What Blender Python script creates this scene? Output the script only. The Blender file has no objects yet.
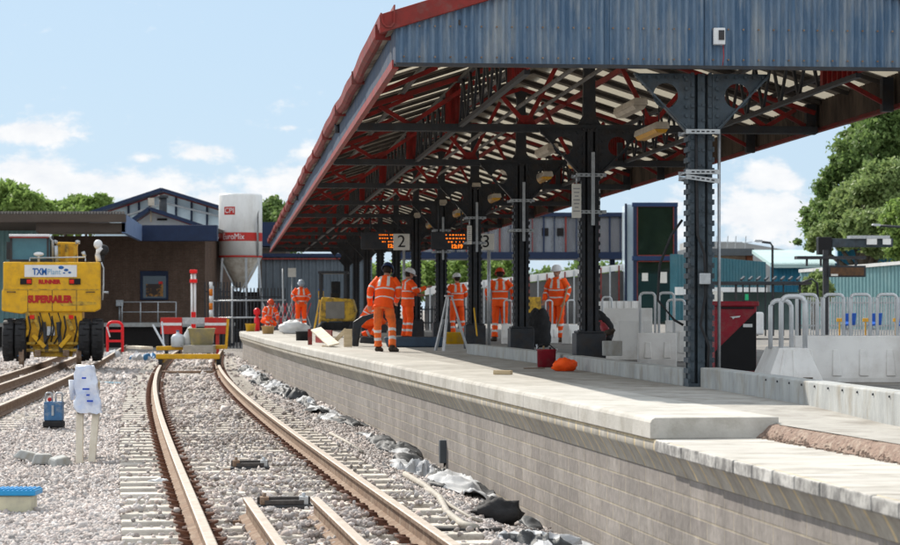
import bpy, math, random
import numpy as np
from mathutils import Vector, Matrix, noise as mnoise
R = math.radians
random.seed(7); rng = np.random.default_rng(11)
SC = bpy.context.scene
COL = SC.collection
# ------------------------------------------------------------------ camera
F = 2300.0; HZ = 308.0; EYE = 1.47          # focal length in photo pixels, horizon row, eye height over rail head
cam_d = bpy.data.cameras.new('camera'); cam = bpy.data.objects.new('camera', cam_d); COL.objects.link(cam)
cam_d.sensor_width = 36.0; cam_d.lens = 36.0 * F / 900.0
cam_d.shift_y = (HZ - 272.5) / 900.0
cam_d.clip_start = 0.2; cam_d.clip_end = 4000.0
cam.location = (0, 0, EYE); cam.rotation_euler = (R(90), 0, 0)
cam_d.dof.use_dof = True; cam_d.dof.focus_distance = 25.0; cam_d.dof.aperture_fstop = 5.6
SC.camera = cam
# ------------------------------------------------------------------ sky and sun
SUN = Vector((-2.28, 3.3, 3.3)).normalized()
SUN_EL = math.asin(SUN.z); SUN_ROT = math.atan2(SUN.x, SUN.y)
SKY_STRENGTH = 0.15; EXPOSURE = 0.74
W = bpy.data.worlds.new('World'); SC.world = W; W.use_nodes = True
nt = W.node_tree; nt.nodes.clear()
def wn(t, **k):
    n = nt.nodes.new(t)
    for a, b in k.items(): setattr(n, a, b)
    return n
def wmath(op, a, b=None, c=None):
    n = wn('ShaderNodeMath', operation=op)
    for i, v in enumerate((a, b, c)):
        if v is None: continue
        if isinstance(v, (int, float)): n.inputs[i].default_value = v
        else: nt.links.new(v, n.inputs[i])
    return n.outputs[0]
sky = wn('ShaderNodeTexSky', sky_type='NISHITA', sun_disc=False, sun_elevation=SUN_EL, sun_rotation=SUN_ROT % (2*math.pi),
         air_density=1.0, dust_density=0.6, ozone_density=1.6)
tc = wn('ShaderNodeTexCoord'); sp = wn('ShaderNodeSeparateXYZ'); nt.links.new(tc.outputs['Generated'], sp.inputs[0])
az = wmath('DIVIDE', sp.outputs[0], wmath('MAXIMUM', sp.outputs[1], 0.05)); el = wmath('DIVIDE', sp.outputs[2], wmath('MAXIMUM', sp.outputs[1], 0.05))
cb = wn('ShaderNodeCombineXYZ'); nt.links.new(az, cb.inputs[0]); nt.links.new(wmath('MULTIPLY', el, 1.7), cb.inputs[1])
n1 = wn('ShaderNodeTexNoise'); n1.inputs['Scale'].default_value = 24; n1.inputs['Detail'].default_value = 12; n1.inputs['Roughness'].default_value = 0.66
nt.links.new(cb.outputs[0], n1.inputs['Vector'])
n2 = wn('ShaderNodeTexNoise'); n2.inputs['Scale'].default_value = 70; n2.inputs['Detail'].default_value = 6; n2.inputs['Roughness'].default_value = 0.6
nt.links.new(cb.outputs[0], n2.inputs['Vector'])
def blob(px, py, wx, wy, amp):
    a0 = (px-450)/F; e0 = (HZ-py)/F
    dx = wmath('DIVIDE', wmath('SUBTRACT', az, a0), wx/F); dy = wmath('DIVIDE', wmath('SUBTRACT', el, e0), wy/F)
    r = wmath('ADD', wmath('MULTIPLY', dx, dx), wmath('MULTIPLY', dy, dy))
    return wmath('MULTIPLY', wmath('EXPONENT', wmath('MULTIPLY', r, -1.0)), amp)
acc = None
for b in [(35, 134, 60, 12, .72), (205, 153, 38, 11, .72), (146, 157, 20, 7, .6), (20, 172, 80, 20, .75), (100, 186, 110, 20, .85), (0, 200, 160, 22, .6), (290, 185, 60, 22, .85), (250, 205, 80, 20, .6),
          (770, 178, 40, 17, .85), (760, 215, 70, 26, .95), (720, 200, 60, 26, .6), (640, 235, 80, 18, .5), (290, 128, 14, 3, .4), (310, 150, 20, 8, .5), (560, 240, 300, 18, .3)]:
    v = blob(*b); acc = v if acc is None else wmath('MAXIMUM', acc, v)
# elsewhere in the sky (seen only by reflections and other cameras): scattered cumulus
far = wmath('MULTIPLY', wmath('SUBTRACT', n1.outputs['Fac'], 0.5), 0.9)
cl = wmath('ADD', acc, wmath('MULTIPLY', wmath('SUBTRACT', n1.outputs['Fac'], 0.5), 2.3))
cl = wmath('ADD', cl, wmath('MULTIPLY', wmath('SUBTRACT', n2.outputs['Fac'], 0.5), 0.9))
mr = wn('ShaderNodeMapRange'); nt.links.new(cl, mr.inputs[0]); mr.inputs[1].default_value = 0.20; mr.inputs[2].default_value = 0.66
mr.interpolation_type = 'SMOOTHSTEP'
mix = wn('ShaderNodeMix', data_type='RGBA'); nt.links.new(mr.outputs[0], mix.inputs['Factor'])
# thin white veil that pales the blue of a summer sky
veil = wn('ShaderNodeMix', data_type='RGBA'); veil.inputs['Factor'].default_value = 0.93
nt.links.new(sky.outputs[0], veil.inputs['A']); veil.inputs['B'].default_value = (2.05, 2.72, 3.42, 1)
nt.links.new(veil.outputs['Result'], mix.inputs['A']); cc = wn('ShaderNodeMix', data_type='RGBA'); nt.links.new(n2.outputs['Fac'], cc.inputs['Factor']); cc.inputs['A'].default_value = (3.1, 3.3, 3.6, 1); cc.inputs['B'].default_value = (4.4, 4.35, 4.25, 1); nt.links.new(cc.outputs['Result'], mix.inputs['B'])
# unseen bright cumulus above the frame and behind the viewpoint, added as fill light
n3 = wn('ShaderNodeTexNoise'); n3.inputs['Scale'].default_value = 2.6; n3.inputs['Detail'].default_value = 9; n3.inputs['Roughness'].default_value = 0.6; nt.links.new(tc.outputs['Generated'], n3.inputs['Vector'])
def step(v, a, b):
    m_ = wn('ShaderNodeMapRange'); m_.interpolation_type = 'SMOOTHSTEP'; nt.links.new(v, m_.inputs[0]); m_.inputs[1].default_value = a; m_.inputs[2].default_value = b; return m_.outputs[0]
above = step(sp.outputs[2], .20, .34); behind = wmath('MULTIPLY', step(wmath('MULTIPLY', sp.outputs[1], -1.0), -.35, .0), step(sp.outputs[2], .01, .10))
cov = wmath('MULTIPLY', step(n3.outputs['Fac'], .44, .60), wmath('MAXIMUM', above, behind))
mx3 = wn('ShaderNodeMix', data_type='RGBA'); nt.links.new(cov, mx3.inputs['Factor']); nt.links.new(mix.outputs['Result'], mx3.inputs['A']); mx3.inputs['B'].default_value = (7.0, 6.8, 6.5, 1); mix = mx3
bg = wn('ShaderNodeBackground'); bg.inputs['Strength'].default_value = SKY_STRENGTH
nt.links.new(mix.outputs['Result'], bg.inputs['Color'])
wo = wn('ShaderNodeOutputWorld'); nt.links.new(bg.outputs[0], wo.inputs['Surface'])
sd = bpy.data.lights.new('sun', 'SUN'); sd.energy = 3.9; sd.angle = R(0.53); sd.color = (1.0, 0.935, 0.835)
so = bpy.data.objects.new('sun', sd); COL.objects.link(so); so.rotation_euler = SUN.to_track_quat('Z', 'Y').to_euler()
vs = SC.view_settings; vs.view_transform = 'Standard'; vs.look = 'None'; vs.gamma = 1; vs.exposure = EXPOSURE; vs.use_curve_mapping = False
SC.cycles.max_bounces = 8; SC.cycles.diffuse_bounces = 5

# ------------------------------------------------------------------ helpers
def P(x, y, Y): return Vector(((x-450)*Y/F, Y, EYE + (HZ-y)*Y/F))       # photo pixel at a depth -> metres
def G(x, y, z): Y = F*(EYE-z)/(y-HZ); return Vector(((x-450)*Y/F, Y, z))  # photo pixel on a level -> metres

MATS = {}
def mat(name, c1, c2=None, scale=6.0, rough=0.7, metal=0.0, bump=0.0, bscale=None, stretch=(1, 1, 1), dirt=None, dscale=2.0, damt=0.5, detail=6, alpha=None, spec=0.22, contrast=(0.35, 0.65), objrand=0):
    if name in MATS: return MATS[name]
    m = bpy.data.materials.new(name); m.use_nodes = True; t = m.node_tree; b = t.nodes['Principled BSDF']
    b.inputs['Roughness'].default_value = rough; b.inputs['Metallic'].default_value = metal; b.inputs['Specular IOR Level'].default_value = spec
    c2 = c2 or tuple(v*0.78 for v in c1)
    tcn = t.nodes.new('ShaderNodeTexCoord'); mp = t.nodes.new('ShaderNodeMapping'); mp.inputs['Scale'].default_value = stretch
    t.links.new(tcn.outputs['Object'], mp.inputs[0])
    nz = t.nodes.new('ShaderNodeTexNoise'); nz.inputs['Scale'].default_value = scale; nz.inputs['Detail'].default_value = detail; nz.inputs['Roughness'].default_value = .65
    t.links.new(mp.outputs[0], nz.inputs['Vector'])
    rp = t.nodes.new('ShaderNodeMapRange'); rp.inputs[1].default_value = contrast[0]; rp.inputs[2].default_value = contrast[1]; t.links.new(nz.outputs['Fac'], rp.inputs[0])
    mx = t.nodes.new('ShaderNodeMix'); mx.data_type = 'RGBA'; mx.inputs['A'].default_value = (*c1, 1); mx.inputs['B'].default_value = (*c2, 1)
    t.links.new(rp.outputs[0], mx.inputs['Factor']); out = mx.outputs['Result']
    if dirt:
        nd = t.nodes.new('ShaderNodeTexNoise'); nd.inputs['Scale'].default_value = dscale; nd.inputs['Detail'].default_value = 8; nd.inputs['Roughness'].default_value = .7
        t.links.new(mp.outputs[0], nd.inputs['Vector'])
        rd = t.nodes.new('ShaderNodeMapRange'); rd.inputs[1].default_value = 0.48; rd.inputs[2].default_value = 0.66; rd.inputs[4].default_value = damt; t.links.new(nd.outputs['Fac'], rd.inputs[0])
        m2 = t.nodes.new('ShaderNodeMix'); m2.data_type = 'RGBA'; m2.inputs['B'].default_value = (*dirt, 1)
        t.links.new(rd.outputs[0], m2.inputs['Factor']); t.links.new(out, m2.inputs['A']); out = m2.outputs['Result']
    if objrand:
        oi = t.nodes.new('ShaderNodeObjectInfo'); orr = t.nodes.new('ShaderNodeMapRange'); orr.inputs[3].default_value = 1-objrand; orr.inputs[4].default_value = 1+objrand; t.links.new(oi.outputs['Random'], orr.inputs[0])
        osc = t.nodes.new('ShaderNodeVectorMath'); osc.operation = 'SCALE'; t.links.new(out, osc.inputs[0]); t.links.new(orr.outputs[0], osc.inputs['Scale']); out = osc.outputs[0]
    t.links.new(out, b.inputs['Base Color'])
    if bump:
        nb = t.nodes.new('ShaderNodeTexNoise'); nb.inputs['Scale'].default_value = bscale or scale*4; nb.inputs['Detail'].default_value = 6
        t.links.new(mp.outputs[0], nb.inputs['Vector'])
        bp = t.nodes.new('ShaderNodeBump'); bp.inputs['Strength'].default_value = bump; bp.inputs['Distance'].default_value = 0.02
        t.links.new(nb.outputs['Fac'], bp.inputs['Height']); t.links.new(bp.outputs[0], b.inputs['Normal'])
    MATS[name] = m; return m
def emis(name, col, s):
    m = bpy.data.materials.new(name); m.use_nodes = True; b = m.node_tree.nodes['Principled BSDF']
    b.inputs['Base Color'].default_value = (*[c*.5 for c in col], 1); b.inputs['Emission Color'].default_value = (*col, 1); b.inputs['Emission Strength'].default_value = s
    return m

class MB:
    """collects shapes and links them as one mesh object"""
    def __init__(s): s.v = []; s.f = []; s.m = []; s.uv = {}; s.mi = 0; s.sm = []
        # sm: smooth flag per face
    def add(s, vs, fs, smooth=False):
        o = len(s.v); s.v += [tuple(v) for v in vs]
        for f in fs: s.f.append(tuple(i+o for i in f)); s.m.append(s.mi); s.sm.append(smooth)
    def box(s, c, d, rz=0, M=None, taper=1.0):
        x, y, z = d[0]/2, d[1]/2, d[2]/2
        vs = [Vector(p) for p in ((-x,-y,-z),(x,-y,-z),(x,y,-z),(-x,y,-z),(-x*taper,-y*taper,z),(x*taper,-y*taper,z),(x*taper,y*taper,z),(-x*taper,y*taper,z))]
        if rz: q = Matrix.Rotation(rz, 3, 'Z'); vs = [q @ v for v in vs]
        if M is not None: vs = [M @ v for v in vs]
        c = Vector(c); s.add([v+c for v in vs], [(0,3,2,1),(4,5,6,7),(0,1,5,4),(1,2,6,5),(2,3,7,6),(3,0,4,7)])
    def bbox(s, x0, x1, y0, y1, z0, z1): s.box(((x0+x1)/2, (y0+y1)/2, (z0+z1)/2), (abs(x1-x0), abs(y1-y0), abs(z1-z0)))
    def bar(s, a, b, w, h, up=(0,0,1)):
        """box beam from a to b, w across, h along up"""
        a = Vector(a); b = Vector(b); t = (b-a); L = t.length; t.normalize(); u = Vector(up)
        if abs(t.dot(u)) > .98: u = Vector((0,1,0))
        r = t.cross(u).normalized(); u = r.cross(t)
        M = Matrix((r, t, u)).transposed(); s.box((a+b)/2, (w, L, h), M=M)
    def tube(s, pts, r, n=8, cap=True, smooth=True, radii=None):
        pts = [Vector(p) for p in pts]; rings = []; up = Vector((0,0,1))
        for i, p in enumerate(pts):
            t = (pts[min(i+1, len(pts)-1)] - pts[max(i-1, 0)]).normalized()
            u = up if abs(t.dot(up)) < .95 else Vector((0,1,0))
            a = t.cross(u).normalized(); b = a.cross(t)
            rr = radii[i] if radii else r
            if not isinstance(rr, tuple): rr = (rr, rr)
            rings.append([p + a*math.cos(2*math.pi*k/n)*rr[0] + b*math.sin(2*math.pi*k/n)*rr[1] for k in range(n)])
        vs = [v for g in rings for v in g]; fs = []
        for i in range(len(pts)-1):
            for k in range(n): fs.append((i*n+k, i*n+(k+1) % n, (i+1)*n+(k+1) % n, (i+1)*n+k))
        if cap: fs.append(tuple(range(n-1, -1, -1))); fs.append(tuple((len(pts)-1)*n+k for k in range(n)))
        s.add(vs, fs, smooth)
    def lathe(s, c, prof, n=24, smooth=True, cap=True):
        c = Vector(c); vs = []; fs = []
        for r, z in prof:
            for k in range(n): a = 2*math.pi*k/n; vs.append(c + Vector((r*math.cos(a), r*math.sin(a), z)))
        for i in range(len(prof)-1):
            for k in range(n): fs.append((i*n+k, i*n+(k+1) % n, (i+1)*n+(k+1) % n, (i+1)*n+k))
        if cap: fs.append(tuple(range(n-1, -1, -1))); fs.append(tuple((len(prof)-1)*n+k for k in range(n)))
        s.add(vs, fs, smooth)
    def ball(s, c, r, n=10, sc=(1,1,1), M=None):
        c = Vector(c); vs = []; fs = []; h = max(4, n//2)
        for i in range(h+1):
            th = math.pi*i/h
            for k in range(n):
                a = 2*math.pi*k/n; v = Vector((r*sc[0]*math.sin(th)*math.cos(a), r*sc[1]*math.sin(th)*math.sin(a), -r*sc[2]*math.cos(th)))
                if M is not None: v = M @ v
                vs.append(c+v)
        for i in range(h):
            for k in range(n): fs.append((i*n+k, i*n+(k+1) % n, (i+1)*n+(k+1) % n, (i+1)*n+k))
        s.add(vs, fs, True)
    def prism(s, poly, a, b):
        """polygon (list of 3D points) extruded by vector from offset a to offset b"""
        a = Vector(a); b = Vector(b); n = len(poly); vs = [Vector(p)+a for p in poly] + [Vector(p)+b for p in poly]
        fs = [tuple(range(n)), tuple(range(2*n-1, n-1, -1))] + [(i, i+n, (i+1) % n+n, (i+1) % n) for i in range(n)]
        s.add(vs, fs)
    def sweep(s, prof, path, closed=True, smooth=False):
        """profile points (side, z) swept along ground path of (x, y[, z]); side is to the right of travel"""
        n = len(prof); vs = []; fs = []; path = [Vector((p[0], p[1], p[2] if len(p) > 2 else 0)) for p in path]
        for i, p in enumerate(path):
            t = (path[min(i+1, len(path)-1)] - path[max(i-1, 0)]); t.z = 0; t.normalize(); r = Vector((t.y, -t.x, 0))
            vs += [p + r*q[0] + Vector((0, 0, q[1])) for q in prof]
        for i in range(len(path)-1):
            for k in range(n if closed else n-1): fs.append((i*n+k, (i+1)*n+k, (i+1)*n+(k+1) % n, i*n+(k+1) % n))
        if closed: fs.append(tuple(range(n))); fs.append(tuple((len(path)-1)*n+k for k in range(n-1, -1, -1)))
        s.add(vs, fs, smooth)
    def build(s, name, mats, parent=None, world=False, bevel=0, fix=True):
        me = bpy.data.meshes.new(name); v = s.v
        if world and parent is not None:
            inv = parent.matrix_basis.inverted(); v = [tuple(inv @ Vector(p)) for p in v]
        me.from_pydata(v, [], s.f); me.polygons.foreach_set('material_index', s.m); me.polygons.foreach_set('use_smooth', s.sm)
        for m in (mats if isinstance(mats, (list, tuple)) else [mats]): me.materials.append(m)
        if fix:
            import bmesh
            bm = bmesh.new(); bm.from_mesh(me); bmesh.ops.recalc_face_normals(bm, faces=bm.faces); bm.to_mesh(me); bm.free()
        me.update(); o = bpy.data.objects.new(name, me); COL.objects.link(o)
        if parent is not None: o.parent = parent
        if bevel:
            b = o.modifiers.new('bevel', 'BEVEL'); b.width = bevel; b.segments = 2; b.limit_method = 'ANGLE'
        return o
def tag(o, label=None, cat=None, group=None, kind=None):
    if label: o['label'] = label
    if cat: o['category'] = cat
    if group: o['group'] = group
    if kind: o['kind'] = kind
    return o
def thing(name, label, cat, loc=(0,0,0), rz=0, group=None):
    o = bpy.data.objects.new(name, None); COL.objects.link(o); o.location = loc; o.rotation_euler = (0, 0, rz); o.empty_display_size = .2
    o.matrix_basis = Matrix.Translation(Vector(loc)) @ Matrix.Rotation(rz, 4, 'Z')
    return tag(o, label, cat, group)
KIDS = {}
def copy_tree(o, parent=None, loc=None, rz=None, label=None):
    c = o.copy(); COL.objects.link(c)
    if parent is not None: c.parent = parent
    if loc is not None: c.location = loc
    if rz is not None: c.rotation_euler = (0, 0, rz)
    if label: c['label'] = label
    for ch in [k for k in list(COL.objects) if k.parent == o]: copy_tree(ch, c)
    return c
def text_mesh(name, body, size, m, origin, xdir, updir, depth=.004, parent=None, width=None, bold=0.0, world=True):
    cu = bpy.data.curves.new(name, 'FONT'); cu.body = body; cu.size = size; cu.extrude = depth/2; cu.align_x = 'CENTER'; cu.align_y = 'CENTER'; cu.offset = bold
    tmp = bpy.data.objects.new(name, cu); COL.objects.link(tmp); bpy.context.view_layer.update()
    me = bpy.data.meshes.new_from_object(tmp.evaluated_get(bpy.context.evaluated_depsgraph_get())); bpy.data.objects.remove(tmp)
    me.name = name; me.materials.clear(); me.materials.append(m)
    x = Vector(xdir).normalized(); u = Vector(updir).normalized(); n = x.cross(u)
    k = 1.0
    if width:
        xs = [v.co.x for v in me.vertices]; k = width / (max(xs)-min(xs))
    M = Matrix.Translation(Vector(origin)) @ Matrix((x*k, u, n)).transposed().to_4x4()
    if parent is not None and world: M = parent.matrix_basis.inverted() @ M
    me.transform(M); o = bpy.data.objects.new(name, me); COL.objects.link(o)
    if parent is not None: o.parent = parent
    return o
# ------------------------------------------------------------------ materials
M_conc = mat('concrete_pale', (.42,.403,.37), (.315,.30,.275), 3, .85, bump=.25, bscale=60, dirt=(.20,.18,.155), dscale=2.2, damt=.7, spec=.1)
M_coping = mat('coping_concrete', (.50,.483,.448), (.385,.37,.34), 2.2, .85, bump=.2, bscale=50, dirt=(.24,.22,.18), dscale=3.6, damt=.45, objrand=.09, spec=.1)
M_kerb = mat('kerb_concrete', (.42,.43,.42), (.30,.31,.31), 5, .8, bump=.3, bscale=30, dirt=(.24,.2,.14), dscale=4, damt=.6, stretch=(1,1,.4))
M_steel_dark = mat('black_and_shaded_steel', (.026,.030,.038), (.045,.048,.054), 5, .5, bump=.15, dirt=(.05,.035,.025), dscale=6, damt=.5)
M_steel_blue = mat('navy_and_lit_steel', (.06,.08,.098), (.035,.048,.06), 7, .5, bump=.2, dirt=(.05,.045,.04), dscale=5, damt=.5)
M_red = mat('red_painted_steel', (.32,.022,.02), (.16,.02,.018), 5, .55, bump=.1, dirt=(.07,.03,.022), dscale=7, damt=.6)
M_redtrim = mat('weathered_red_paint', (.27,.03,.025), (.16,.028,.025), 3, .6, bump=.2, dirt=(.13,.1,.09), dscale=5, damt=.6)
M_bluecorr = mat('weathered_blue_corrugated_paint', (.07,.13,.215), (.15,.21,.285), 5, .5, bump=.15, stretch=(2.2,2.2,.35), dirt=(.30,.32,.33), dscale=2.6, damt=.7)
M_sheet = mat('aged_roof_sheet', (.36,.325,.275), (.21,.185,.155), 4, .9, dirt=(.07,.055,.045), dscale=5, damt=.7)
M_galv = mat('galvanised_steel', (.48,.5,.52), (.34,.36,.38), 12, .4, .5)
M_white = mat('white_paint', (.72,.73,.74), (.62,.63,.64), 6, .45)
M_black = mat('black_rubber', (.018,.018,.02), (.03,.03,.032), 10, .75, bump=.2)
M_railtop = mat('polished_rail_head', (.48,.42,.36), (.34,.28,.23), 12, .6, .1)
M_rust = mat('rusty_rail_steel', (.235,.155,.105), (.15,.095,.065), 14, .85, bump=.3, dirt=(.33,.27,.21), dscale=9, damt=.7)
M_clip = mat('rusty_clip', (.17,.075,.045), (.09,.05,.04), 20, .8)
M_sleeper = mat('sleeper_concrete', (.64,.60,.54), (.50,.46,.41), 8, .9, bump=.3, bscale=60, dirt=(.34,.28,.22), dscale=5, damt=.6, objrand=.12, spec=.1)
M_wood = mat('pale_timber', (.58,.47,.31), (.45,.35,.22), 4, .8, stretch=(1,1,6), bump=.1)
M_woodw = mat('whitewashed_timber', (.68,.62,.52), (.55,.48,.38), 5, .8)
M_tarp_w = mat('grey_white_geotextile', (.52,.53,.54), (.40,.41,.43), 4, .75, bump=.3)
M_hose = mat('dusty_hose', (.40,.37,.32), (.30,.28,.25), 5, .7, dirt=(.25,.22,.18), dscale=8)
M_tarp_b = mat('black_geotextile', (.035,.037,.042), (.07,.075,.08), 4, .6, bump=.3)
M_yellow = mat('yellow_machine_paint', (.72,.40,.015), (.60,.33,.02), 3, .35, dirt=(.28,.17,.05), dscale=5, damt=.45)
M_dirtyyellow = mat('grimy_yellow_paint', (.62,.38,.04), (.34,.22,.05), 6, .6, dirt=(.07,.05,.03), dscale=6, damt=.8)
M_orange = mat('hi_vis_orange', (1.0,.115,.01), (.86,.08,.01), 5, .7, bump=.6, bscale=9)
M_orange_f = mat('faded_orange_trousers', (.85,.17,.03), (.66,.12,.03), 5, .75, bump=.6, bscale=9, dirt=(.35,.12,.05), dscale=5, damt=.5)
M_silver = mat('reflective_tape', (.68,.68,.66), (.55,.56,.55), 12, .4)
M_skin = mat('skin', (.42,.22,.15), (.38,.19,.13), 12, .55)
M_boot = mat('work_boot_leather', (.03,.024,.02), (.07,.05,.035), 12, .7)
M_glass = bpy.data.materials.new('window_glass'); M_glass.use_nodes = True
_b = M_glass.node_tree.nodes['Principled BSDF']; _b.inputs['Base Color'].default_value = (.03,.04,.05,1); _b.inputs['Roughness'].default_value = .06; _b.inputs['Specular IOR Level'].default_value = .8
M_brick_brown = None
def brickmat(name, c1, c2, mortar, bw, bh, ms=.01, dirt=None, offset=.5, rough=.85, streak=True, uv=True):
    m = bpy.data.materials.new(name); m.use_nodes = True; t = m.node_tree; b = t.nodes['Principled BSDF']; b.inputs['Roughness'].default_value = rough; b.inputs['Specular IOR Level'].default_value = .12
    tcn = t.nodes.new('ShaderNodeTexCoord'); br = t.nodes.new('ShaderNodeTexBrick'); t.links.new(tcn.outputs['UV'], br.inputs['Vector'])
    br.inputs['Scale'].default_value = 1; br.inputs['Brick Width'].default_value = bw; br.inputs['Row Height'].default_value = bh; br.inputs['Mortar Size'].default_value = ms
    br.inputs['Mortar Smooth'].default_value = .3; br.inputs['Bias'].default_value = 0.0; br.offset = offset
    br.inputs['Color1'].default_value = (*c1, 1); br.inputs['Color2'].default_value = (*c2, 1); br.inputs['Mortar'].default_value = (*mortar, 1)
    nz = t.nodes.new('ShaderNodeTexNoise'); nz.inputs['Scale'].default_value = 1.6; nz.inputs['Detail'].default_value = 10; nz.inputs['Roughness'].default_value = .75
    mp = t.nodes.new('ShaderNodeMapping'); mp.inputs['Scale'].default_value = (1.6, .5, 1); t.links.new(tcn.outputs['UV'], mp.inputs[0]); t.links.new(mp.outputs[0], nz.inputs['Vector'])
    rp = t.nodes.new('ShaderNodeMapRange'); rp.inputs[1].default_value = .38; rp.inputs[2].default_value = .68; rp.inputs[3].default_value = 0.0; rp.inputs[4].default_value = .92; t.links.new(nz.outputs['Fac'], rp.inputs[0])
    mx = t.nodes.new('ShaderNodeMix'); mx.data_type = 'RGBA'; mx.inputs['B'].default_value = (*(dirt or tuple(v*.5 for v in c1)), 1)
    t.links.new(rp.outputs[0], mx.inputs['Factor']); t.links.new(br.outputs['Color'], mx.inputs['A'])
    n3 = t.nodes.new('ShaderNodeTexNoise'); n3.inputs['Scale'].default_value = 14; n3.inputs['Detail'].default_value = 6; t.links.new(tcn.outputs['UV'], n3.inputs['Vector'])
    hs = t.nodes.new('ShaderNodeMapRange'); hs.inputs[3].default_value = .7; hs.inputs[4].default_value = 1.3; t.links.new(n3.outputs['Fac'], hs.inputs[0])
    ml = t.nodes.new('ShaderNodeVectorMath'); ml.operation = 'SCALE'; t.links.new(mx.outputs['Result'], ml.inputs[0]); t.links.new(hs.outputs[0], ml.inputs['Scale'])
    t.links.new(ml.outputs[0], b.inputs['Base Color'])
    bp = t.nodes.new('ShaderNodeBump'); bp.inputs['Strength'].default_value = .5; bp.inputs['Distance'].default_value = .01; bp.invert = True
    ad = t.nodes.new('ShaderNodeMath'); ad.operation = 'ADD'; t.links.new(br.outputs['Fac'], ad.inputs[0]); t.links.new(n3.outputs['Fac'], ad.inputs[1])
    t.links.new(ad.outputs[0], bp.inputs['Height']); t.links.new(bp.outputs[0], b.inputs['Normal'])
    return m
M_wall = brickmat('platform_blockwork', (.235,.212,.198), (.32,.292,.27), (.37,.325,.255), .45, .125, .008, dirt=(.18,.165,.153))
M_corbel = brickmat('corbel_blockwork', (.40,.375,.33), (.50,.47,.42), (.66,.54,.34), .31, .9, .028, dirt=(.27,.25,.22), offset=0)
M_brownbrick = brickmat('brown_brickwork', (.12,.075,.055), (.16,.10,.075), (.15,.13,.11), .225, .075, .008, dirt=(.09,.06,.045))

# ------------------------------------------------------------------ plan of the place
def lerp(tab, y):
    if y <= tab[0][0]: a, b = tab[0], tab[1]
    elif y >= tab[-1][0]: a, b = tab[-2], tab[-1]
    else:
        for a, b in zip(tab, tab[1:]):
            if a[0] <= y <= b[0]: break
    return a[1] + (b[1]-a[1])*(y-a[0])/(b[0]-a[0])
ZP = .69                                         # platform surface over rail head
EDGE = [(2, 3.45), (11, 2.16), (16.3, 1.42), (28.5, -.35), (36.3, -1.50), (48.6, -3.30), (60, -4.88), (74.5, -6.80)]
TRK = [(-2, 1.6), (5, .62), (14.3, -.72), (20.7, -1.65), (27.7, -2.66), (37.6, -4.06), (47, -5.27), (56.4, -6.39), (66, -7.40), (78, -8.55), (90, -9.5)]
TRK2 = [(10, -5.1), (35.2, -7.62), (51.2, -9.14), (62, -10.3), (78, -12.1), (95, -14)]
def EX(y): return lerp(EDGE, y)
def smooth_tab(tab):
    ys = np.array([t[0] for t in tab], float); xs = np.array([t[1] for t in tab], float)
    c = np.polyfit(ys, xs, 4); return lambda y: float(np.polyval(c, y))
TX = smooth_tab(TRK); TX2 = smooth_tab(TRK2)
ZW = [(10, -.56), (22, -.54), (34, -.36), (60, -.28), (80, -.25)]
def gh(x, y):
    t = TX(min(max(y, -2), 90)); e = lerp(EDGE, min(y, 78))+.12; z = -.215
    if x > t+1.35: z = -.215 + (lerp(ZW, y)+.215) * min(1, (x-t-1.35)/max(.3, e-t-1.35))
    return z + .02*math.sin(x*2.1+y*.7)*math.sin(y*1.3-x)
# ground: one sheet to the horizon
M_ground = bpy.data.materials.new('ballast_bed'); M_ground.use_nodes = True
t = M_ground.node_tree; b = t.nodes['Principled BSDF']; b.inputs['Roughness'].default_value = .95; b.inputs['Specular IOR Level'].default_value = .1
tcn = t.nodes.new('ShaderNodeTexCoord'); vo = t.nodes.new('ShaderNodeTexVoronoi'); vo.inputs['Scale'].default_value = 19; t.links.new(tcn.outputs['Object'], vo.inputs['Vector'])
sx = t.nodes.new('ShaderNodeSeparateColor'); t.links.new(vo.outputs['Color'], sx.inputs[0])
cr = t.nodes.new('ShaderNodeValToRGB'); t.links.new(sx.outputs[0], cr.inputs[0])
for i, (p_, c_) in enumerate([(0, (.30,.27,.25)), (.35, (.46,.42,.39)), (.7, (.56,.52,.48)), (1, (.66,.63,.60))]):
    e_ = cr.color_ramp.elements[i] if i < 2 else cr.color_ramp.elements.new(p_)
    e_.position = p_; e_.color = (*c_, 1)
ml = t.nodes.new('ShaderNodeMapRange'); t.links.new(vo.outputs['Distance'], ml.inputs[0]); ml.inputs[1].default_value = .02; ml.inputs[2].default_value = .6; ml.inputs[3].default_value = 1.0; ml.inputs[4].default_value = .45
vs_ = t.nodes.new('ShaderNodeVectorMath'); vs_.operation = 'SCALE'; t.links.new(cr.outputs[0], vs_.inputs[0]); t.links.new(ml.outputs[0], vs_.inputs['Scale']); t.links.new(vs_.outputs[0], b.inputs['Base Color'])
bp = t.nodes.new('ShaderNodeBump'); bp.invert = True; bp.inputs['Strength'].default_value = 1; bp.inputs['Distance'].default_value = .04; t.links.new(vo.outputs['Distance'], bp.inputs['Height']); t.links.new(bp.outputs[0], b.inputs['Normal'])
xs = sorted(set([-900,-300,-120,-60,-40,-30,-24]+[round(-20+.35*i, 2) for i in range(70)]+[6,10,20,40,80,150,300,900]))
ys = sorted(set([-60,-30,-10,0,4]+[round(8+.6*i, 2) for i in range(122)]+[83,90,100,120,150,200,300,500,900,1600]))
mb = MB(); mb.v = [(x, y, gh(x, y)) for y in ys for x in xs]; n = len(xs)
for j in range(len(ys)-1):
    for i in range(n-1): mb.f.append((j*n+i, j*n+i+1, (j+1)*n+i+1, (j+1)*n+i)); mb.m.append(0); mb.sm.append(True)
tag(mb.build('ground', M_ground), kind='structure')

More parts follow.
